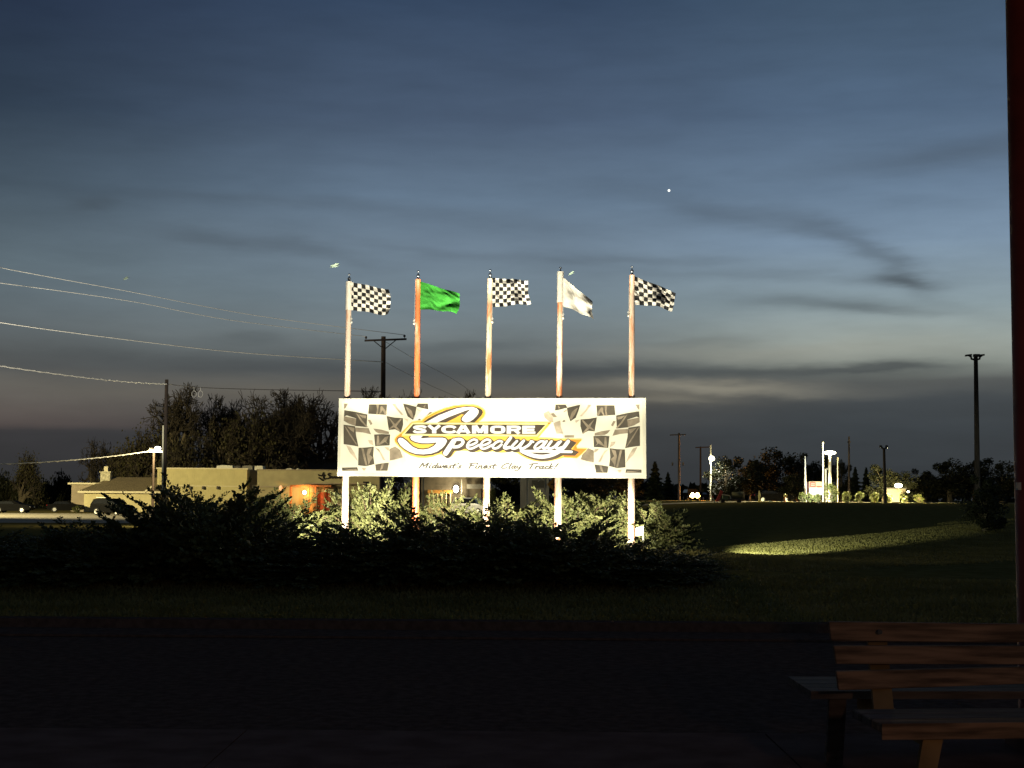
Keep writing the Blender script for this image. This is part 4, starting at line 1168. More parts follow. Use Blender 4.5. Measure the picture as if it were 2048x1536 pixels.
mb = MB(); x0, x1 = X_at(1041, 200), X_at(1098, 200); zt = z_at(1068, 946, 200); g0 = ground(3, 200); mb.box(((x0 + x1) / 2, 206, (zt + g0) / 2), (x1 - x0, 12, zt - g0)); mb.build('wall', mat('hall_grey', (.14, .14, .135), .9, scale=.5), gr)
mb = MB(); mb.box(((x0 + x1) / 2, 205.9, zt + .12), (x1 - x0 + .5, 12.6, .25)); mb.build('roof', m_iron, gr)
mb = MB(); p = at(1077, 968, 199.9); mb.box(p, (1.8, .1, 1.0)); mb.build('window', mat('window_dim', (.05, .05, .045), .2), gr)

# warning sign, poles under the billboard
WY = 120.0
wx = X_at(1108, WY); wg = ground(wx, WY)
w = thing('warning_sign', 'orange diamond crossroad sign half hidden by the fourth flagpole', 'road sign', (wx, WY, wg))
mb = MB(); c = at(1108, 969, WY); k = 14 / F * WY
mb.prism([c + Vector((k, 0, 0)), c + Vector((0, 0, k)), c + Vector((-k, 0, 0)), c + Vector((0, 0, -k))], (0, .03, 0)); mb.build('plate', mat('sign_amber', (.62, .27, .03), .5, var=.05), w)
mb = MB(); mb.box(c + Vector((0, -.02, 0)), (.09, .02, k * 1.1)); mb.box(c + Vector((0, -.022, 0.02)), (k * .9, .02, .09)); mb.build('crossroad_symbol', mat('black_paint', (.012, .012, .012), .5), w)
mb = MB(); mb.tube([(wx, WY + .07, wg - .1), (wx, WY + .07, c.z + k)], .035, 6); mb.build('post', m_galv, w)
for px, Y, yt, lab in ((1054, 95, 940, 'thin pale pole seen below the billboard, left of the orange diamond sign'), (1090, 100, 944, 'thin pale pole with a curved arm beside the orange diamond sign'), (846.5, 90, 940, 'thin pale pole just right of the orange flagpole, below the billboard')):
    t, _ = upole('thin_pole', lab, px, yt, Y, .045, .04, m=m_pale, group='thin poles below the billboard'); t['category'] = 'pole'
    if px == 1090:
        mb = MB(); mb.tube([at(1090, 953, Y), at(1084, 957, Y), at(1076, 963, Y)], .03, 6); mb.build('arm', m_pale, t)

# ------------------------------------------------------------------ vehicles
m_tyre = mat('tyre', (.015, .015, .015), .8); m_rim = mat('rim', (.55, .55, .52), .35, metal=.3)
m_glass = mat('car_glass', (.012, .013, .014), .08, spec=.5)
def car(name, label, loc, rz, prof, belt, W=.9, wheels=((-1.35), (1.40)), wr=.34, paint=None, cat='car', lights=True, lit=None, tail=None):
    t = thing(name, label, cat, loc, 'cars in the distance')
    ca, sa = math.cos(rz), math.sin(rz)
    def T(x, y, z): return Vector((loc[0] + x * ca - y * sa, loc[1] + x * sa + y * ca, loc[2] + z))
    zm = max(p[1] for p in prof)
    def hw(z): return W if z <= belt else W - .24 * (z - belt) / (zm - belt)
    n = len(prof)
    mb = MB()
    L = [T(x, hw(z), z) for x, z in prof]; Rr = [T(x, -hw(z), z) for x, z in prof]
    tr = tessellate_polygon([[Vector((x, z, 0)) for x, z in prof]])
    mb.add(L + Rr, [tuple(q) for q in tr] + [tuple(n + i for i in reversed(q)) for q in tr] + [(i, (i + 1) % n, n + (i + 1) % n, n + i) for i in range(n)])
    mb.build('body', paint, t)
    cab = [p for p in prof if p[1] > belt + .02]
    xs_ = sorted(p[0] for p in cab); zt = zm - .10
    for s in (1, -1):
        mb = MB()
        xa, xb = xs_[0] + .12, xs_[-1] - .15
        lo = belt + .06
        pts = [(xa - .18, lo), (xb + .35, lo), (xb - .05, zt), (xa + .12, zt)]
        q = [T(x, s * (hw(z) + .012), z) for x, z in pts]
        mb.quad(*q); mb.build('side_window', m_glass, t)
    for x in wheels:
        for s in (1, -1):
            wb = MB(); c = T(x, s * (W - .09), wr); ax = Vector((-sa, ca, 0))
            wb.tube([c - ax * .11, c - ax * .09, c + ax * .09, c + ax * .11], [wr * .9, wr, wr, wr * .9], 18)
            wo = wb.build('wheel', m_tyre, t)
            rb = MB(); rb.tube([c + ax * s * .08, c + ax * s * .125], [wr * .68, wr * .62], 14); rb.build('rim', m_rim, wo)
    x1 = max(p[0] for p in prof); x0 = min(p[0] for p in prof)
    for s in (1, -1):
        mb = MB(); c = T(x1 - .06, s * (W - .22), .68); mb.ell(c, (.10, .17, .09), 8, 6); mb.build('headlight', lit or mat('headlight_glass', (.6, .6, .55), .2), t)
        mb = MB(); c = T(x0 + .05, s * (W - .18), .82); mb.ell(c, (.08, .13, .11), 8, 6); mb.build('tail_light', tail or mat('tail_red', (.25, .01, .01), .3), t)
    return t, T
SUV = [(-2.3, .38), (-2.36, .8), (-2.28, 1.15), (-2.02, 1.70), (-1.4, 1.80), (.1, 1.78), (.95, 1.20), (2.0, 1.06), (2.32, .82), (2.34, .42), (1.0, .30), (-1.0, .30)]
SED = [(-2.25, .36), (-2.3, .75), (-2.2, .98), (-1.5, 1.04), (-.75, 1.40), (.25, 1.42), (1.15, 1.0), (2.1, .88), (2.28, .65), (2.28, .38), (1.0, .26), (-1.0, .26)]
m_black = mat('black_car_paint', (.0025, .0025, .0025), .6, spec=.03, var=.1)
m_dgrey = mat('grey_car_paint', (.005, .005, .005), .6, spec=.03, var=.1)
CY = 158.0
cx = X_at(226, CY)
suv, T = car('parked_suv', 'black SUV parked at the edge of the lit lot in front of the cream house', (cx, CY, ground(cx, CY) + .03), R(-28), SUV, 1.16, .95, (-1.4, 1.4), .38, m_black)
mb = MB(); mb.box(T(.95, -1.05, 1.16), (.2, .22, .18)); mb.build('mirror', m_rim, suv)
mb = MB(); mb.hexa([T(-1.8, -.62, 1.86), T(.1, -.62, 1.84), T(.1, -.62, 1.88), T(-1.8, -.62, 1.90)], Vector((0, .05, 0))); mb.build('roof_rail', m_rim, suv)
CY2 = 172.0
cx2 = X_at(27, CY2)
sedan, T = car('parked_sedan', 'dark sedan parked in profile at the far left, its wheels catching the light', (cx2, CY2, ground(cx2, CY2) + .03), R(-3), SED, .98, .88, (-1.36, 1.36), .34, m_black)
cx3 = X_at(133, 184)
car('parked_car', 'dark car almost hidden beside the left wing of the house', (cx3, 184, ground(cx3, 184)), R(15), SED, .98, .88, (-1.36, 1.36), .34, m_dgrey)
m_hl = glow('headlight_lit', (1.0, .55, .15), 40); m_tl = glow('tail_lit', (1.0, .12, .10), 5)
# oncoming car with headlights on, and tail lights of cars driving off
hx = X_at(1383, 232)
hc, T = car('oncoming_car', 'car with glaring orange headlights on the far road right of the billboard', (hx, 232, ground(hx, 232)), R(-84), SUV, 1.16, .95, (-1.4, 1.4), .38, m_dgrey, lit=glow('headlight_orange', (1, .50, .12), 40))
for s in (.9, -.9):
    mb = MB(); mb.ell(T(2.38, s * .42, .8), (.30, .46, .42), 12, 8); mb.build('headlight', m_hl, hc)  # drawn oversized to take in the glare around each headlight
point('lamp', T(5.5, 0, 1.0), 8000, (1, .42, .10), .25, hc)
tx = X_at(1345, 262)
car('distant_car', 'far car showing red tail lights between the billboard and the orange glare', (tx, 262, ground(tx, 262)), R(96), SED, .98, .88, (-1.36, 1.36), .34, m_dgrey, tail=m_tl)
tx = X_at(1403, 250)
car('distant_car', 'far car with one red tail light just right of the orange glare', (tx, 250, ground(tx, 250)), R(60), SED, .98, .88, (-1.36, 1.36), .34, m_dgrey, tail=m_tl)
tx = X_at(1545, 172)
car('parked_car', 'black car parked in the dark between the two small yellowish posts', (tx, 172, ground(tx, 172) - .1), R(4), SED, .98, .88, (-1.36, 1.36), .34, m_black)
vx = X_at(947, 150)
van, T = car('white_car', 'pale car lit up in front of the dark shop under the billboard', (vx, 152, ground(vx, 152)), R(-40), SUV, 1.16, .95, (-1.4, 1.4), .38, mat('white_car_paint', (.6, .6, .6), .3))
point('lamp', T(.8, -3.2, 2.6), 60, (.95, .97, 1), .2, sh)
# tank trailer with raised red ramp
TY = 148.0
tg = ground(X_at(1468, TY), TY)
tr = thing('tank_trailer', 'dark trailer carrying a horizontal tank on the grass crest', 'trailer', (X_at(1468, TY), TY, tg))
a, b = at(1463, 991, TY), at(1489, 990, TY)
mb = MB(); mb.tube([a, a + (b - a) * .05, a + (b - a) * .95, b], [.22, .34, .34, .22], 14); mb.build('tank', mat('tank_olive', (.12, .115, .06), .6), tr, smooth=True)
a, b = at(1440, 1000, TY - .5), at(1490, 1000, TY - .5)
mb = MB(); mb.hexa([a, b, b + Vector((0, 0, .14)), a + Vector((0, 0, .14))], (0, 1.1, 0)); mb.build('chassis', m_iron, tr)
for qx in (1446, 1478):
    mb = MB(); p = at(qx, 1002.5, TY - .5); mb.tube([p - Vector((0, .1, 0)), p + Vector((0, .1, 0))], .2, 14); mb.build('wheel', m_tyre, tr)
mb = MB(); mb.tube([at(1444, 989, TY - .4), at(1456, 990.5, TY - .4), at(1460, 992, TY - .4), at(1462, 1000, TY - .4)], .045, 6); mb.build('handle', m_pale, tr)
mb = MB(); mb.tube([at(1488, 999, TY - .4), at(1487.5, 990, TY - .4), at(1488, 981, TY - .4)], .045, 6); mb.build('stake', m_wood, tr)
mb = MB(); mb.box(at(1450, 995, TY - .3), (.5, .5, .4)); mb.build('engine', mat('engine_green', (.08, .12, .06), .6), tr)
rp_ = thing('red_ramp', 'tilted red slatted panel leaning beside the tank trailer', 'panel', (X_at(1436, TY - 1), TY - 1, tg))
P = [at(1431, 1003, TY - 1), at(1437, 1004, TY - 1), at(1446.5, 983, TY - 1), at(1441, 981, TY - 1)]
mb = MB(); mb.hexa(P, (0, .12, 0)); mb.build('panel', mat('red_plastic', (.52, .075, .05), .5, var=.1), rp_)
mb = MB()
for k in range(6):
    f = (k + .5) / 6; l = P[0] + (P[3] - P[0]) * f; r_ = P[1] + (P[2] - P[1]) * f
    mb.tube([l + Vector((0, -.02, 0)), r_ + Vector((0, -.02, 0))], .025, 5)
mb.build('rung', mat('red_dark', (.30, .04, .03), .5), rp_)
bd = thing('leaning_board', 'thin white board with a red tip leaning just left of the red panel', 'board', (X_at(1428, TY - 1.2), TY - 1.2, tg))
P = [at(1428.5, 1005, TY - 1.2), at(1430.5, 1005, TY - 1.2), at(1426, 993, TY - 1.2), at(1424, 993, TY - 1.2)]
mb = MB(); mb.hexa(P, (0, .05, 0)); mb.build('board', m_pale, bd)
tip = [P[3] + (P[0] - P[3]) * .2 + Vector((0, -.01, 0)), P[2] + (P[1] - P[2]) * .2 + Vector((0, -.01, 0)), P[2] + Vector((0, -.01, .05)), P[3] + Vector((0, -.01, .05))]
mb = MB(); mb.hexa(tip, (0, .07, 0)); mb.build('tip', MATS['red_plastic'], bd)
# small yellow marker posts
def lathe(mb, c, prof, n=12):
    vs = []
    for r, z in prof:
        for k in range(n): vs.append((c[0] + r * math.cos(6.2832 * k / n), c[1] + r * math.sin(6.2832 * k / n), c[2] + z))
    fs = [(j * n + k, j * n + (k + 1) % n, (j + 1) * n + (k + 1) % n, (j + 1) * n + k) for j in range(len(prof) - 1) for k in range(n)]
    fs += [tuple(reversed(range(n))), tuple((len(prof) - 1) * n + k for k in range(n))]
    mb.add(vs, fs)
m_hyd = mat('hydrant_yellow', (.62, .55, .22), .5, var=.1)
HYD = 147.0
p = at(1518.5, 1000, HYD); gz = ground(p.x, HYD); ht = z_at(1518, 981, HYD) - gz
h1 = thing('marker_post', 'slender pale yellow post with a pointed top on the grass crest', 'post', (p.x, HYD, gz))
mb = MB(); lathe(mb, (p.x, HYD, gz), [(.10, 0), (.10, ht * .2), (.07, ht * .3), (.10, ht * .5), (.11, ht * .7), (.06, ht * .82), (.05, ht * .97), (.01, ht)]); mb.build('body', m_hyd, h1, smooth=True)
mb = MB(); mb.tube([(p.x - .17, HYD - .02, gz + ht * .56), (p.x, HYD - .02, gz + ht * .56)], .05, 8); mb.build('side_cap', m_hyd, h1)
p = at(1570, 1000, HYD); gz = ground(p.x, HYD); ht = z_at(1570, 987, HYD) - gz
h2 = thing('fire_hydrant', 'small hydrant with an orange body and yellow top on the crest', 'hydrant', (p.x, HYD, gz))
mb = MB(); lathe(mb, (p.x, HYD, gz), [(.15, 0), (.15, ht * .08), (.10, ht * .12), (.11, ht * .62)]); mb.build('body', mat('hydrant_orange', (.58, .26, .12), .5), h2, smooth=True)
mb = MB(); lathe(mb, (p.x, HYD, gz), [(.15, ht * .62), (.15, ht * .68), (.12, ht * .85), (.04, ht)]); mb.tube([(p.x + .05, HYD - .02, gz + ht * .78), (p.x + .24, HYD - .02, gz + ht * .78)], .08, 8); mb.build('bonnet', m_hyd, h2, smooth=True)
for px, py, Y, lab in ((1540, 1000, 146, 'small pale rounded stone on the crest between the yellow post and the hydrant'), (1638.5, 1010.5, 120, 'tiny pale stone on the dark slope below the lit roadside sign')):
    p = at(px, py, Y); mb = MB(); mb.ell((p.x, p.y, ground(p.x, p.y) + .04), (.12, .10, .09), 10, 6)
    tag(mb.build('stone', mat('pale_stone', (.5, .48, .40), .8), smooth=True), lab, 'stone')

# roadside sign with red header and lit white board
RSY = 149.0
gz = ground(X_at(1630, RSY), RSY)
rs = thing('roadside_sign', 'small lit roadside sign with a red and pale header over a white board', 'sign', (X_at(1631, RSY), RSY, gz))
def pxbox(nm, x0, y0, x1, y1, Y, dep, m, par, **k):
    mb = MB(); mb.hexa([at(x0, y1, Y), at(x1, y1, Y), at(x1, y0, Y), at(x0, y0, Y)], (0, dep, 0)); return mb.build(nm, m, par)
pxbox('header', 1618.5, 963, 1644, 975.5, RSY, .3, mat('header_pale', (.62, .47, .24), .5, var=.1), rs)
pxbox('red_panel', 1619.3, 964, 1631.5, 974.5, RSY - .02, .02, mat('header_red', (.55, .10, .06), .5, var=.2), rs)
pxbox('red_stripe', 1633, 972, 1643.5, 974.6, RSY - .02, .02, MATS['header_red'], rs)
mb = MB()
for y in (967, 970): mb.hexa([at(1622, y + 1, RSY - .045), at(1629.5, y + 1, RSY - .045), at(1629.5, y, RSY - .045), at(1622, y, RSY - .045)], (0, .02, 0))
mb.build('header_lettering', m_pale, rs)
mb = MB(); mb.prism([at(x, y, RSY) for x, y in ((1619, 976), (1645.5, 976), (1646, 986), (1643.5, 990), (1622, 990), (1619, 986))], (0, .3, 0)); mb.build('letter_board', glow('board_lit', (.95, .98, 1.0), 1.6), rs)
pxbox('base', 1624, 990, 1641, 999, RSY + .05, .2, m_pale, rs)
pxbox('side_panel', 1615.5, 964, 1618.5, 990, RSY + .03, .2, mat('panel_maroon', (.10, .03, .03), .5), rs)
spot('lamp', at(1631, 1000, RSY - 4.2), at(1631, 978, RSY), 2600, 110, (.95, 1, .9), .6, .2, rs)  # spot added low in front to brighten the hedge and sign
# T-shaped glowing stand
TSY = 151.0
gz = ground(X_at(1793, TSY), TSY)
ts = thing('lit_stand', 'cream T-shaped stand with a blazing lamp on top, right of the forked pole', 'stand', (X_at(1793, TSY), TSY, gz))
mb = MB(); mb.prism([at(x, y, TSY) for x, y in ((1773, 978.5), (1811, 978.5), (1811.5, 982), (1808, 987), (1801, 989), (1799, 996), (1799, 1004), (1784, 1004), (1785.5, 996), (1784.5, 990), (1776, 988), (1772.5, 983))], (0, .7, 0))
mb.build('pedestal', mat('stand_cream', (.62, .52, .30), .6, var=.06), ts)
pxbox('slab', 1772, 975.8, 1813, 978.3, TSY - .15, 1.0, mat('slab_grey', (.22, .21, .18), .7), ts)
mb = MB(); mb.ell(at(1797, 971, TSY + .2), (.40, .3, .22), 14, 8); mb.build('lamp_head', m_lamp1, ts, smooth=True)
mb = MB(); mb.ell(at(1816.5, 983.5, TSY), (.14, .14, .10), 10, 6); mb.build('side_lamp', m_lamp1, ts, smooth=True)
spot('lamp', at(1797, 968, TSY + .8), at(1790, 945, TSY + 9), 9000, 150, (1, .80, .40), .4, .2, ts)
spot('lamp', at(1797, 973, TSY - 1.6), at(1797, 1003, TSY - 3.0), 16000, 150, (1, .85, .5), .4, .2, ts)  # added downlight in front of the stand, brightens the road strip
spot('lamp', at(1795, 1001, TSY - 2.6), at(1793, 984, TSY), 900, 100, (1, .85, .5), .6, .2, ts)

# ------------------------------------------------------------------ trees
m_bark = mat('bark', (.095, .078, .046), .95, scale=4, var=.35)
m_twig = mat('twig', (.032, .026, .017), .95, var=.3)
m_bud = leafmat('spring_leaf', (.045, .042, .016), (.085, .075, .03), .3, .6)
def bare_tree(seed, H, spread=1.0, levels=6, leafy=0, nm='bare_tree', trunk_h=.22, r0_=.42, jit=.17):
    rd = random.Random(seed)
    tr_, cr = MB(), MB()
    def grow(p, d, L, r, lv):
        n = 4
        pts = [p]; rr = [r]
        for i in range(n):
            d = (d + Vector((rd.gauss(0, jit), rd.gauss(0, jit), rd.gauss(.03, jit * .7)))).normalized()
            p = p + d * L / n; pts.append(p); rr.append(max(.02, r * (1 - .24 * (i + 1) / n)))
        (tr_ if lv < 3 else cr).tube(pts, rr, 7 if lv < 2 else (4 if lv < 4 else 3), cap=False)
        if lv >= levels:
            if leafy:
                for k in range(leafy):
                    q = pts[rd.randint(1, n)] + Vector((rd.gauss(0, .35), rd.gauss(0, .35), rd.gauss(0, .3)))
                    a = Vector((rd.gauss(0, 1), rd.gauss(0, 1), rd.gauss(0, 1))).normalized() * .085; b = a.cross(Vector((rd.gauss(0, 1), rd.gauss(0, 1), rd.gauss(0, 1)))).normalized() * .07
                    cr.quad(q - a, q + b, q + a, q - b, 1)
            return
        nc = 2 + (rd.random() < .85) + (lv == 0) * 2
        for k in range(nc):
            an = rd.uniform(0, 6.283); tilt = rd.uniform(.35, .85) * spread
            ref = Vector((0, 0, 1)) if abs(d.z) < .9 else Vector((1, 0, 0))
            e1 = d.cross(ref).normalized(); e2 = d.cross(e1)
            nd = (d * math.cos(tilt) + (e1 * math.cos(an) + e2 * math.sin(an)) * math.sin(tilt)).normalized()
            i = rd.randint(2, n) if k else n
            grow(pts[i], nd, L * rd.uniform(.66, .86), max(.02, rr[i] * rd.uniform(.62, .86)), lv + 1)
    grow(Vector((0, 0, -.3)), Vector((0, 0, 1)), H * trunk_h, r0_, 0)
    zmax = max(v[2] for v in cr.v)
    s = H / zmax
    for q in (tr_, cr): q.v = [(a * s, b * s, c * s) for a, b, c in q.v]
    t = thing(nm, 'x', 'tree')
    a = tr_.build('trunk', m_bark, t); b = cr.build('crown', [m_twig, m_bud] if leafy else m_twig, t)
    t['H'] = 1.0
    return t, [a, b], [False]
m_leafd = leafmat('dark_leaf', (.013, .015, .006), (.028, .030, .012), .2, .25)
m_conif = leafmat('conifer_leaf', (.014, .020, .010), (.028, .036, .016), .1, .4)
def leafy_tree(seed, H, W, conifer=False, n=3600, nm='leafy_tree', m=None, trunk=True, leaf=.26):
    rd = random.Random(seed)
    tr_, cr = MB(), MB()
    tr_.tube([(0, 0, -.4), (.05, 0, H * .35), (0, .05, H * .8)], [.05 * W + .1, .035 * W + .06, .03], 7)
    clumps = []
    if not conifer:
        for k in range(26):
            a = rd.uniform(0, 6.283); rr = rd.uniform(.1, .8) ** .7 * W / 2; z = H * rd.uniform(.22, .93)
            lim = math.sqrt(max(.05, 1 - ((z / H - .55) / .5) ** 2)); rr *= lim
            c = Vector((rr * math.cos(a), rr * math.sin(a), z)); clumps.append((c, W * rd.uniform(.09, .19)))
            tr_.tube([(0, 0, max(.1, z * .55)), tuple(c * .6 + Vector((0, 0, z * .25))), tuple(c)], [.07, .045, .02], 4, cap=False)
    for k in range(n):
        if conifer:
            z = H * (1 - rd.random() ** .62 * .94); rad = W / 2 * (1 - z / H) ** .85 * (0.75 + .25 * math.sin(z * 9 / H * 6.28))
            a = rd.uniform(0, 6.283); q = rad * rd.uniform(.35, 1.05); c = Vector((q * math.cos(a), q * math.sin(a), z - q * .25))
        else:
            cc, rr = clumps[rd.randrange(len(clumps))]
            d = Vector((rd.gauss(0, 1), rd.gauss(0, 1), rd.gauss(0, .8))).normalized() * rr * rd.uniform(.5, 1.15); c = cc + d
        a = Vector((rd.gauss(0, 1), rd.gauss(0, 1), rd.gauss(0, .6))).normalized() * leaf * rd.uniform(.6, 1.3); b = a.cross(Vector((rd.gauss(0, 1), rd.gauss(0, 1), rd.gauss(0, 1)))).normalized() * leaf * .6
        cr.quad(c - a, c + b, c + a, c - b)
    t = thing(nm, 'x', 'tree')
    a = tr_.build('trunk', m_bark, t); b = cr.build('crown', m or (m_conif if conifer else m_leafd), t)
    return t, [a, b], [False]
def put(proto, H0, W0, px, Y, ytop, wpx, label, group, rz=0.0, base=None):
    X = X_at(px, Y); g = ground(X, Y) - .1 if base is None else base
    h = z_at(px, ytop, Y) - g; w = wpx / F * Y
    sc_ = (w / W0, w / W0, h / H0)
    pr, kids, us = proto
    if not us[0]:
        us[0] = True; o = pr; o.location = (X, Y, g); o.scale = sc_; o.rotation_euler = (0, 0, rz); o['label'] = label; o['group'] = group
        if 'H' in o: del o['H']
    else:
        o = dup(pr, (X, Y, g), sc_, rz, label, group, kids)
        if 'H' in o: del o['H']
    return o
OAK = [bare_tree(11, 14, 1.0, 7, 0, 'bare_oak', .17, .52, .26), bare_tree(23, 14, 1.05, 7, 0, 'bare_oak', .17, .52, .24), bare_tree(35, 14, .85, 6, 1, 'budding_tree', .12), bare_tree(41, 14, .8, 6, 2, 'budding_tree', .1)]
def width_of(pr): 
    vs = [v.co for v in pr[1][1].data.vertices]; return max(v.x for v in vs) - min(v.x for v in vs)
OW = [width_of(o) for o in OAK]
G = 'trees behind the buildings on the left'
put(OAK[0], 14, OW[0], 372, 206, 764, 190, 'large gnarled bare oak rising just right of the lone utility pole', G, .4)
put(OAK[1], 14, OW[1], 470, 214, 778, 210, 'bare oak behind the middle of the pale building, its limbs fanning out', G, 1.9)
put(OAK[0], 14, OW[0], 560, 222, 774, 220, 'bare oak behind the brown hip roof, dark against the sky', G, 3.1)
put(OAK[1], 14, OW[1], 650, 226, 776, 220, 'bare oak just left of the upper left corner of the billboard', G, 4.4)
put(OAK[0], 14, OW[0], 432, 211, 786, 150, 'bare oak closing the gap between the two tallest crowns', G, 5.1)
put(OAK[2], 14, OW[2], 505, 207, 800, 170, 'multi-stemmed tree with pale lit stems behind the rooftop units', G, .7)
put(OAK[2], 14, OW[2], 420, 204, 812, 150, 'shrubby tree with fine lit twigs above the left end of the pale building', G, 2.2)
put(OAK[1], 14, OW[1], 600, 212, 800, 190, 'dense dark tree over the brown hip roof, left of the billboard', G, 5.0)
put(OAK[3], 14, OW[3], 290, 203, 842, 160, 'hazy olive budding tree left of the lone utility pole, over the house roof', G, 3.6)
put(OAK[2], 14, OW[2], 345, 200, 856, 130, 'low budding tree lit from below, right of the street lamp', G, 1.4)
put(OAK[3], 14, OW[3], 250, 208, 872, 90, 'small budding tree directly above the house chimney', G, .2)
put(OAK[1], 14, OW[1], 180, 216, 872, 95, 'round-headed bare tree left of the chimney', G, .9)
put(OAK[3], 14, OW[3], 42, 214, 893, 90, 'sparse conical tree at the far left edge', G, 2.9)
put(OAK[0], 14, OW[0], 735, 235, 770, 170, 'bare treetop showing just above the billboard, left of the crossarm pole', G, 2.5)
put(OAK[1], 14, OW[1], 838, 240, 778, 150, 'bare treetop showing above the billboard around the orange flagpole', G, 5.6)
put(OAK[0], 14, OW[0], 935, 240, 778, 120, 'bare treetop showing above the billboard left of the middle flagpole', G, 1.0)
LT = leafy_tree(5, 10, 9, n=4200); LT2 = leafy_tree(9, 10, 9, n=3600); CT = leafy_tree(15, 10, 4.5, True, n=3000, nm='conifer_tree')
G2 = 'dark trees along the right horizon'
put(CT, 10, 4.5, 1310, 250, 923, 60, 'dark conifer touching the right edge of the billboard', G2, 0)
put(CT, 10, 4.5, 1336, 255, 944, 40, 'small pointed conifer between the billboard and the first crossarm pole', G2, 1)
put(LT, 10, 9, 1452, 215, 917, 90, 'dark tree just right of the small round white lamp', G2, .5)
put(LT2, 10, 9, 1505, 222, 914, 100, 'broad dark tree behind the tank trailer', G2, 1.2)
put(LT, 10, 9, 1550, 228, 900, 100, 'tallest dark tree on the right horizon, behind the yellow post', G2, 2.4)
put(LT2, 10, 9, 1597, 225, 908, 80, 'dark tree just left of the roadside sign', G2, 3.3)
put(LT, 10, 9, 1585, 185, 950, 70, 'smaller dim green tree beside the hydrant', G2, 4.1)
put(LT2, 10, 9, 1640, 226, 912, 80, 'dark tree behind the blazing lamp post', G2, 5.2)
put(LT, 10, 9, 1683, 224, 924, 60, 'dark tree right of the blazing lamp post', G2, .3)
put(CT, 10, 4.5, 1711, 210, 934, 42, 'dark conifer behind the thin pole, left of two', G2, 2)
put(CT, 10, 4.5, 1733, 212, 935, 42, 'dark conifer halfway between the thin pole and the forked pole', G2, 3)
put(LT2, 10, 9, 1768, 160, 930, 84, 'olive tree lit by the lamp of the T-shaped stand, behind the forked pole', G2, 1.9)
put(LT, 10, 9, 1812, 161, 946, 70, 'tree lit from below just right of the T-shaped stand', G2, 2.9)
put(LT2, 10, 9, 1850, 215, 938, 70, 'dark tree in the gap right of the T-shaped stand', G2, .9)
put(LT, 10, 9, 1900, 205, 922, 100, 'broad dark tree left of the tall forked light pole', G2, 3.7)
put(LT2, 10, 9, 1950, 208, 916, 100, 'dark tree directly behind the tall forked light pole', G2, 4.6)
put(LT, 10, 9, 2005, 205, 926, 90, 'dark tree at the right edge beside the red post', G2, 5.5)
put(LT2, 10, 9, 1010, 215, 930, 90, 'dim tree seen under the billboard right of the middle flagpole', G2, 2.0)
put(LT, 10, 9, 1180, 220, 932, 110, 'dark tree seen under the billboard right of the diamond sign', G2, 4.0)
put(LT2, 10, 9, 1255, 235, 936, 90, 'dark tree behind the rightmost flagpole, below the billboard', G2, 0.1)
BU = leafy_tree(21, 2, 2.2, n=2600, nm='round_bush', m=leafmat('bush_leaf', (.07, .085, .022), (.13, .14, .045), .2, 1.5), leaf=.07)
BU[0]['category'] = 'bush'
G3 = 'clipped bushes'
put(BU, 2, 2.2, 1662, 147, 968, 32, 'large rounded bush at the foot of the blazing lamp post', G3)
put(BU, 2, 2.2, 1693, 148, 985, 21, 'small round bush beside the thin dark pole', G3, 1)
put(BU, 2, 2.2, 1719.5, 148, 985, 22, 'small round bush midway between the thin pole and the forked pole', G3, 2)
put(BU, 2, 2.2, 1749, 148, 986, 22, 'small round bush just left of the forked pole', G3, 3)
put(BU, 2, 2.2, 1779, 149.5, 990, 14, 'little dark bush left of the T-shaped stand foot', G3, 4)
put(BU, 2, 2.2, 1807, 150, 989, 20, 'little dark bush right of the T-shaped stand foot', G3, 5)
put(BU, 2, 2.2, 1838, 155, 990, 24, 'dim bush at the right of the T-shaped stand', G3, .5)
for k, (px, lab) in enumerate(((1605, 'left block of the low hedge under the roadside sign'), (1619, 'middle block of the low hedge under the roadside sign'), (1634, 'right block of the low hedge under the roadside sign'))):
    put(BU, 2, 2.2, px, 147.5, 986.5 + k, 19, lab, 'hedge under the roadside sign', k * 1.7)
put(BU, 2, 2.2, 155, 180, 1013, 22, 'small clipped yellow-green bush at the corner of the cream house', G3, 2.2)
put(BU, 2, 2.2, 986, 140, 979, 16, 'small round green bush just right of the middle flagpole, under the billboard', G3, 1.2)
DB = put(LT2, 10, 9, 1974, 62, 950, 84, 'dense black bush hiding the foot of the tall forked light pole', 'dark bushes on the slope', 1.0)
put(LT, 10, 9, 1968, 60, 985, 96, 'low black bush spreading below the denser one at the right', 'dark bushes on the slope', 2.0)
# hedge line on the far left horizon
HP = leafy_tree(33, 3, 9, n=4200, nm='hedgerow')
HP[0]['category'] = 'hedge'
for k, px in enumerate((20, 68, 116)):
    put(HP, 3, 9, px, 230, 963, 70, ('dark hedgerow at the far left edge', 'dark hedgerow behind the sedan', 'dark hedgerow between the sedan and the house')[k], 'hedgerows on the left horizon', k)
# far wood closing the horizon
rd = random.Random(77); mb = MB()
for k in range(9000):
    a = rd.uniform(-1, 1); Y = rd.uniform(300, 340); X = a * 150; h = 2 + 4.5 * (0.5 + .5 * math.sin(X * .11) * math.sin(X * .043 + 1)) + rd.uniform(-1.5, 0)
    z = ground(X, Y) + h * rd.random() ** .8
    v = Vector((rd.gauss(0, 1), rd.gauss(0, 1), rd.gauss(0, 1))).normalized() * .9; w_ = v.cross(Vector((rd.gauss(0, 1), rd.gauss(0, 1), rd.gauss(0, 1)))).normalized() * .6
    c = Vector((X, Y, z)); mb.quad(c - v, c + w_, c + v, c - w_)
o = mb.build('distant_wood', m_leafd); tag(o, 'dark band of distant woods along the horizon', 'woods', kind='stuff')

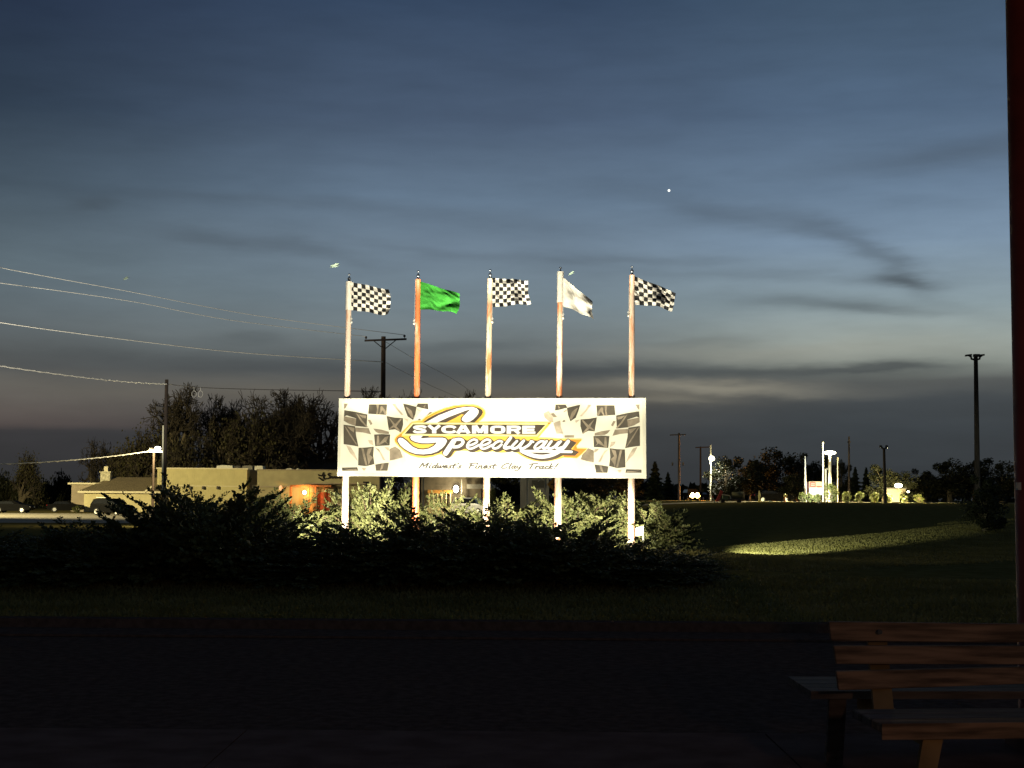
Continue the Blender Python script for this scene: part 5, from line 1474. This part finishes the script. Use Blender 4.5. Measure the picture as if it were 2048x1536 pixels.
# meter box and pipe at the foot of the rightmost flagpole
bx = on_sign(1278, 1063, off=.5)
jb = thing('electric_box', 'small pale electrical box at the foot of the rightmost flagpole', 'box', (bx.x, bx.y, ground(bx.x, bx.y)))
mb = MB(); mb.hexa([on_sign(*p, off=.5) for p in ((1271, 1072), (1287, 1070), (1287, 1051), (1271, 1056))], -Sn * .12); mb.build('case', mat('box_paint', (.60, .58, .50), .5, var=.06), jb)
mb = MB(); mb.tube([on_sign(1286.5, 1084, off=.44), on_sign(1286.5, 1052, off=.44)], .018, 6); mb.build('stake', m_galv, jb)

# ------------------------------------------------------------------ lot lamp outside the left edge: the one that lights the lot and house
LX, LYY = -72.0, 142.0
g = ground(LX, LYY)
lot = thing('lot_lamp', 'tall lamp mast of the parking lot, just outside the left edge', 'lamp post', (LX, LYY, g))
mb = MB(); mb.tube([(LX, LYY, g), (LX, LYY, 10)], [.14, .09], 10); mb.build('pole', m_galv, lot)
mb = MB(); mb.box((LX + .5, LYY, 10.05), (1.0, .3, .16)); mb.build('lamp_head', m_iron, lot)
spot('lamp', (LX + .6, LYY, 9.9), (-36, 186, 1.0), 210000, 150, (1, .84, .45), .5, .25, lot)
spot('lamp', (-27.0, 60.0, 3.0), (-21.6, 79, 10.2), 27000, 42, (1, .93, .78), .35, .25)  # added unseen spot without a fixture, brightens the overhead wires

# ------------------------------------------------------------------ birds
m_moth = mat('bird_pale', (.20, .26, .20), .6)
for px, py, L, Y, an, lab in ((669, 533, 22, 31.6, .12, 'pale bird caught in the floodlight above the leftmost flag'), (1142, 548, 16, 31.8, .35, 'pale bird beside the tip of the fourth flagpole'), (252, 558, 14, 76, .3, 'small pale bird in the sky above the power lines at left')):
    t = thing('bird', lab, 'bird', at(px, py, Y), 'birds in the evening sky')
    s = L / F * Y
    ca, sa = math.cos(an), math.sin(an); c = at(px, py, Y)
    def tp(x, z, y=0.0): return c + Vector(((x * ca - z * sa) * s, y * s, (x * sa + z * ca) * s))
    mb = MB(); mb.tube([tp(-.45, -.03), tp(-.2, 0), tp(.15, 0), tp(.4, .02)], [.02 * s, .07 * s, .06 * s, .015 * s], 7); mb.build('body', m_moth, t, smooth=True)
    for sd_ in (1, -1):
        mb = MB(); mb.prism([tp(-.15, 0, 0), tp(.1, .03, 0), tp(.5, .16, -.35 * sd_), tp(.25, .18, -.5 * sd_), tp(-.3, .05, -.4 * sd_)], Vector((0, 0, .02 * s))); mb.build('wing', m_moth, t)

# ------------------------------------------------------------------ red post and bench in front
m_red = mat('red_post_paint', (.20, .030, .018), .6, scale=3, var=.25)
PY = 9.6
xl = at(2050, 995, PY).x
post = thing('red_post', 'thick dark red post at the right edge of the photo', 'post', (xl + .16, PY + .16, 0))
mb = MB(); mb.tube([(xl + .17, PY + .17, 0), (xl + .17, PY + .17, 2.5), (xl + .17, PY + .17, 5.7)], .17, 40); mb.build('shaft', m_red, post, smooth=True)
mb = MB(); mb.box((xl + .16, PY + .16, .09), (.40, .40, .18)); mb.build('base', m_conc, post)
mb = MB(); mb.box((xl + .004, PY + .13, z_at(2030, 972, PY)), (.02, .05, .05)); mb.build('edge_glint', m_galv, post)  # added pale box in place of a bright glint on the edge

m_plank = mat('bench_wood', (.165, .092, .050), .8, scale=2.2, var=.5, stretch=(1.0, 8, 14), spec=.15)
m_plank2 = mat('bench_wood_leg', (.20, .115, .045), .8, scale=3, var=.3, spec=.15)
m_grey = mat('bench_wood_grey', (.085, .065, .055), .85, scale=2.5, var=.35, stretch=(1.2, 8, 10), spec=.2)
bench = thing('bench', 'weathered brown wooden bench with three back slats, at the lower right', 'bench', (2.7, 8.2, 0))
def plank(nm, l0, l1, r0_, r1_, YL, YR, th, m, lean=0.0, mod=True):
    """front face by its left and right ends (top, bottom pixels); runs on past the frame"""
    A, B, Cq, D = at(*l0, YL + lean), at(*l1, YL), at(*r1_, YR), at(*r0_, YR + lean)
    ext = 1.45
    Cq = B + (Cq - B) * ext; D = A + (D - A) * ext
    mb = MB(); mb.hexa([B, Cq, D, A], (0, th, 0))
    o = mb.build(nm, m, bench)
    b = o.modifiers.new('edge', 'BEVEL'); b.width = .006; b.segments = 2
    return o
plank('back_slat', (1658, 1243.5), (1663, 1281.5), (2048, 1248), (2048, 1285), 8.56, 8.64, .045, m_plank, .035)
plank('back_slat', (1668, 1292), (1673, 1328), (2048, 1292), (2048, 1329), 8.47, 8.55, .045, m_plank, .035)
plank('back_slat', (1673, 1343), (1678, 1381), (2048, 1334), (2048, 1368), 8.38, 8.52, .045, m_plank, .035)
# front seat
A = at(1762, 1457, 7.5); A.z = .44
ux = Vector((math.cos(R(6)), math.sin(R(6)), 0)); uy = Vector((-math.sin(R(6)) * .5, 1, 0))
for k in range(3):
    a = A + uy * (.175 * k); mb = MB(); mb.hexa([a, a + ux * 1.95, a + ux * 1.95 + Vector((0, 0, .045)), a + Vector((0, 0, .045))], uy * .165)
    o = mb.build('seat_slat', m_plank if k == 0 else m_grey, bench); b = o.modifiers.new('edge', 'BEVEL'); b.width = .006
mb = MB(); mb.hexa([A + Vector((0, -.022, -.03)), A + ux * 1.95 + Vector((0, -.022, -.03)), A + ux * 1.95 + Vector((0, -.022, .05)), A + Vector((0, -.022, .05))], (0, .02, 0)); mb.build('seat_rail', m_plank, bench)
# rear seat of the back-to-back bench
Bq = Vector((at(1577, 1358, 9.45).x, 8.75, .44))
for k in range(4):
    a = Bq + Vector((-.0, .18 * k, 0)); mb = MB(); mb.hexa([a, a + Vector((2.0, .1, 0)), a + Vector((2.0, .1, .045)), a + Vector((0, 0, .045))], (0, .17, 0))
    mb.build('rear_seat_slat', m_grey, bench)
# frames: slanted back board, front leg and rear leg
for dx in (0, 1.35):
    off = ux * dx
    mb = MB(); P = [at(1754, 1428, 8.25) + off, at(1794, 1428, 8.25) + off, at(1776, 1240, 8.72) + off, at(1738, 1240, 8.72) + off]
    P = [p + Vector((0, .06, 0)) for p in P]; P[2].z -= .03; P[3].z -= .03
    mb.hexa(P, (0, .04, 0)); mb.build('back_support', m_plank2, bench)
    a, b = at(1848, 1470, 7.56) + off, at(1888, 1470, 7.56) + off
    mb = MB(); c, d = at(1836, 1540, 7.5) + off, at(1874, 1540, 7.5) + off
    k = (a.z - 0.0) / (a.z - c.z)
    c2, d2 = a + (c - a) * k, b + (d - b) * k; c2.z = d2.z = 0
    mb.hexa([c2, d2, b, a], (0, .045, 0)); mb.build('leg', m_plank2, bench)
    q = Vector((Bq.x + .16, 9.1, 0)) + off
    mb = MB(); mb.hexa([q, q + Vector((.10, 0, 0)), q + Vector((.06, -.3, .44)), q + Vector((-.04, -.3, .44))], (0, .045, 0)); mb.build('rear_leg', m_grey, bench)
    p0 = at(1860, 1462, 7.6) + off
    mb = MB(); mb.hexa([Vector((p0.x, 7.6, .34)), Vector((p0.x + .045, 7.6, .34)), Vector((p0.x + .045, 7.6, .435)), Vector((p0.x, 7.6, .435))], (-.02, 1.5, 0)); mb.build('cross_brace', m_plank2, bench)
# knot holes and paint streaks on the slats
mb = MB()
for px, py, r_ in ((1760, 1264, .014),):
    p = at(px, py, 8.55); mb.tube([p + Vector((0, -.004, 0)), p + Vector((0, .02, 0))], r_, 8)
mb.build('bolt_hole', m_iron, bench)

# warm porch light of the building the photographer stands by
point('porch_lamp', (3.2, -4.0, 2.9), 350, (1.0, .60, .36), .15)
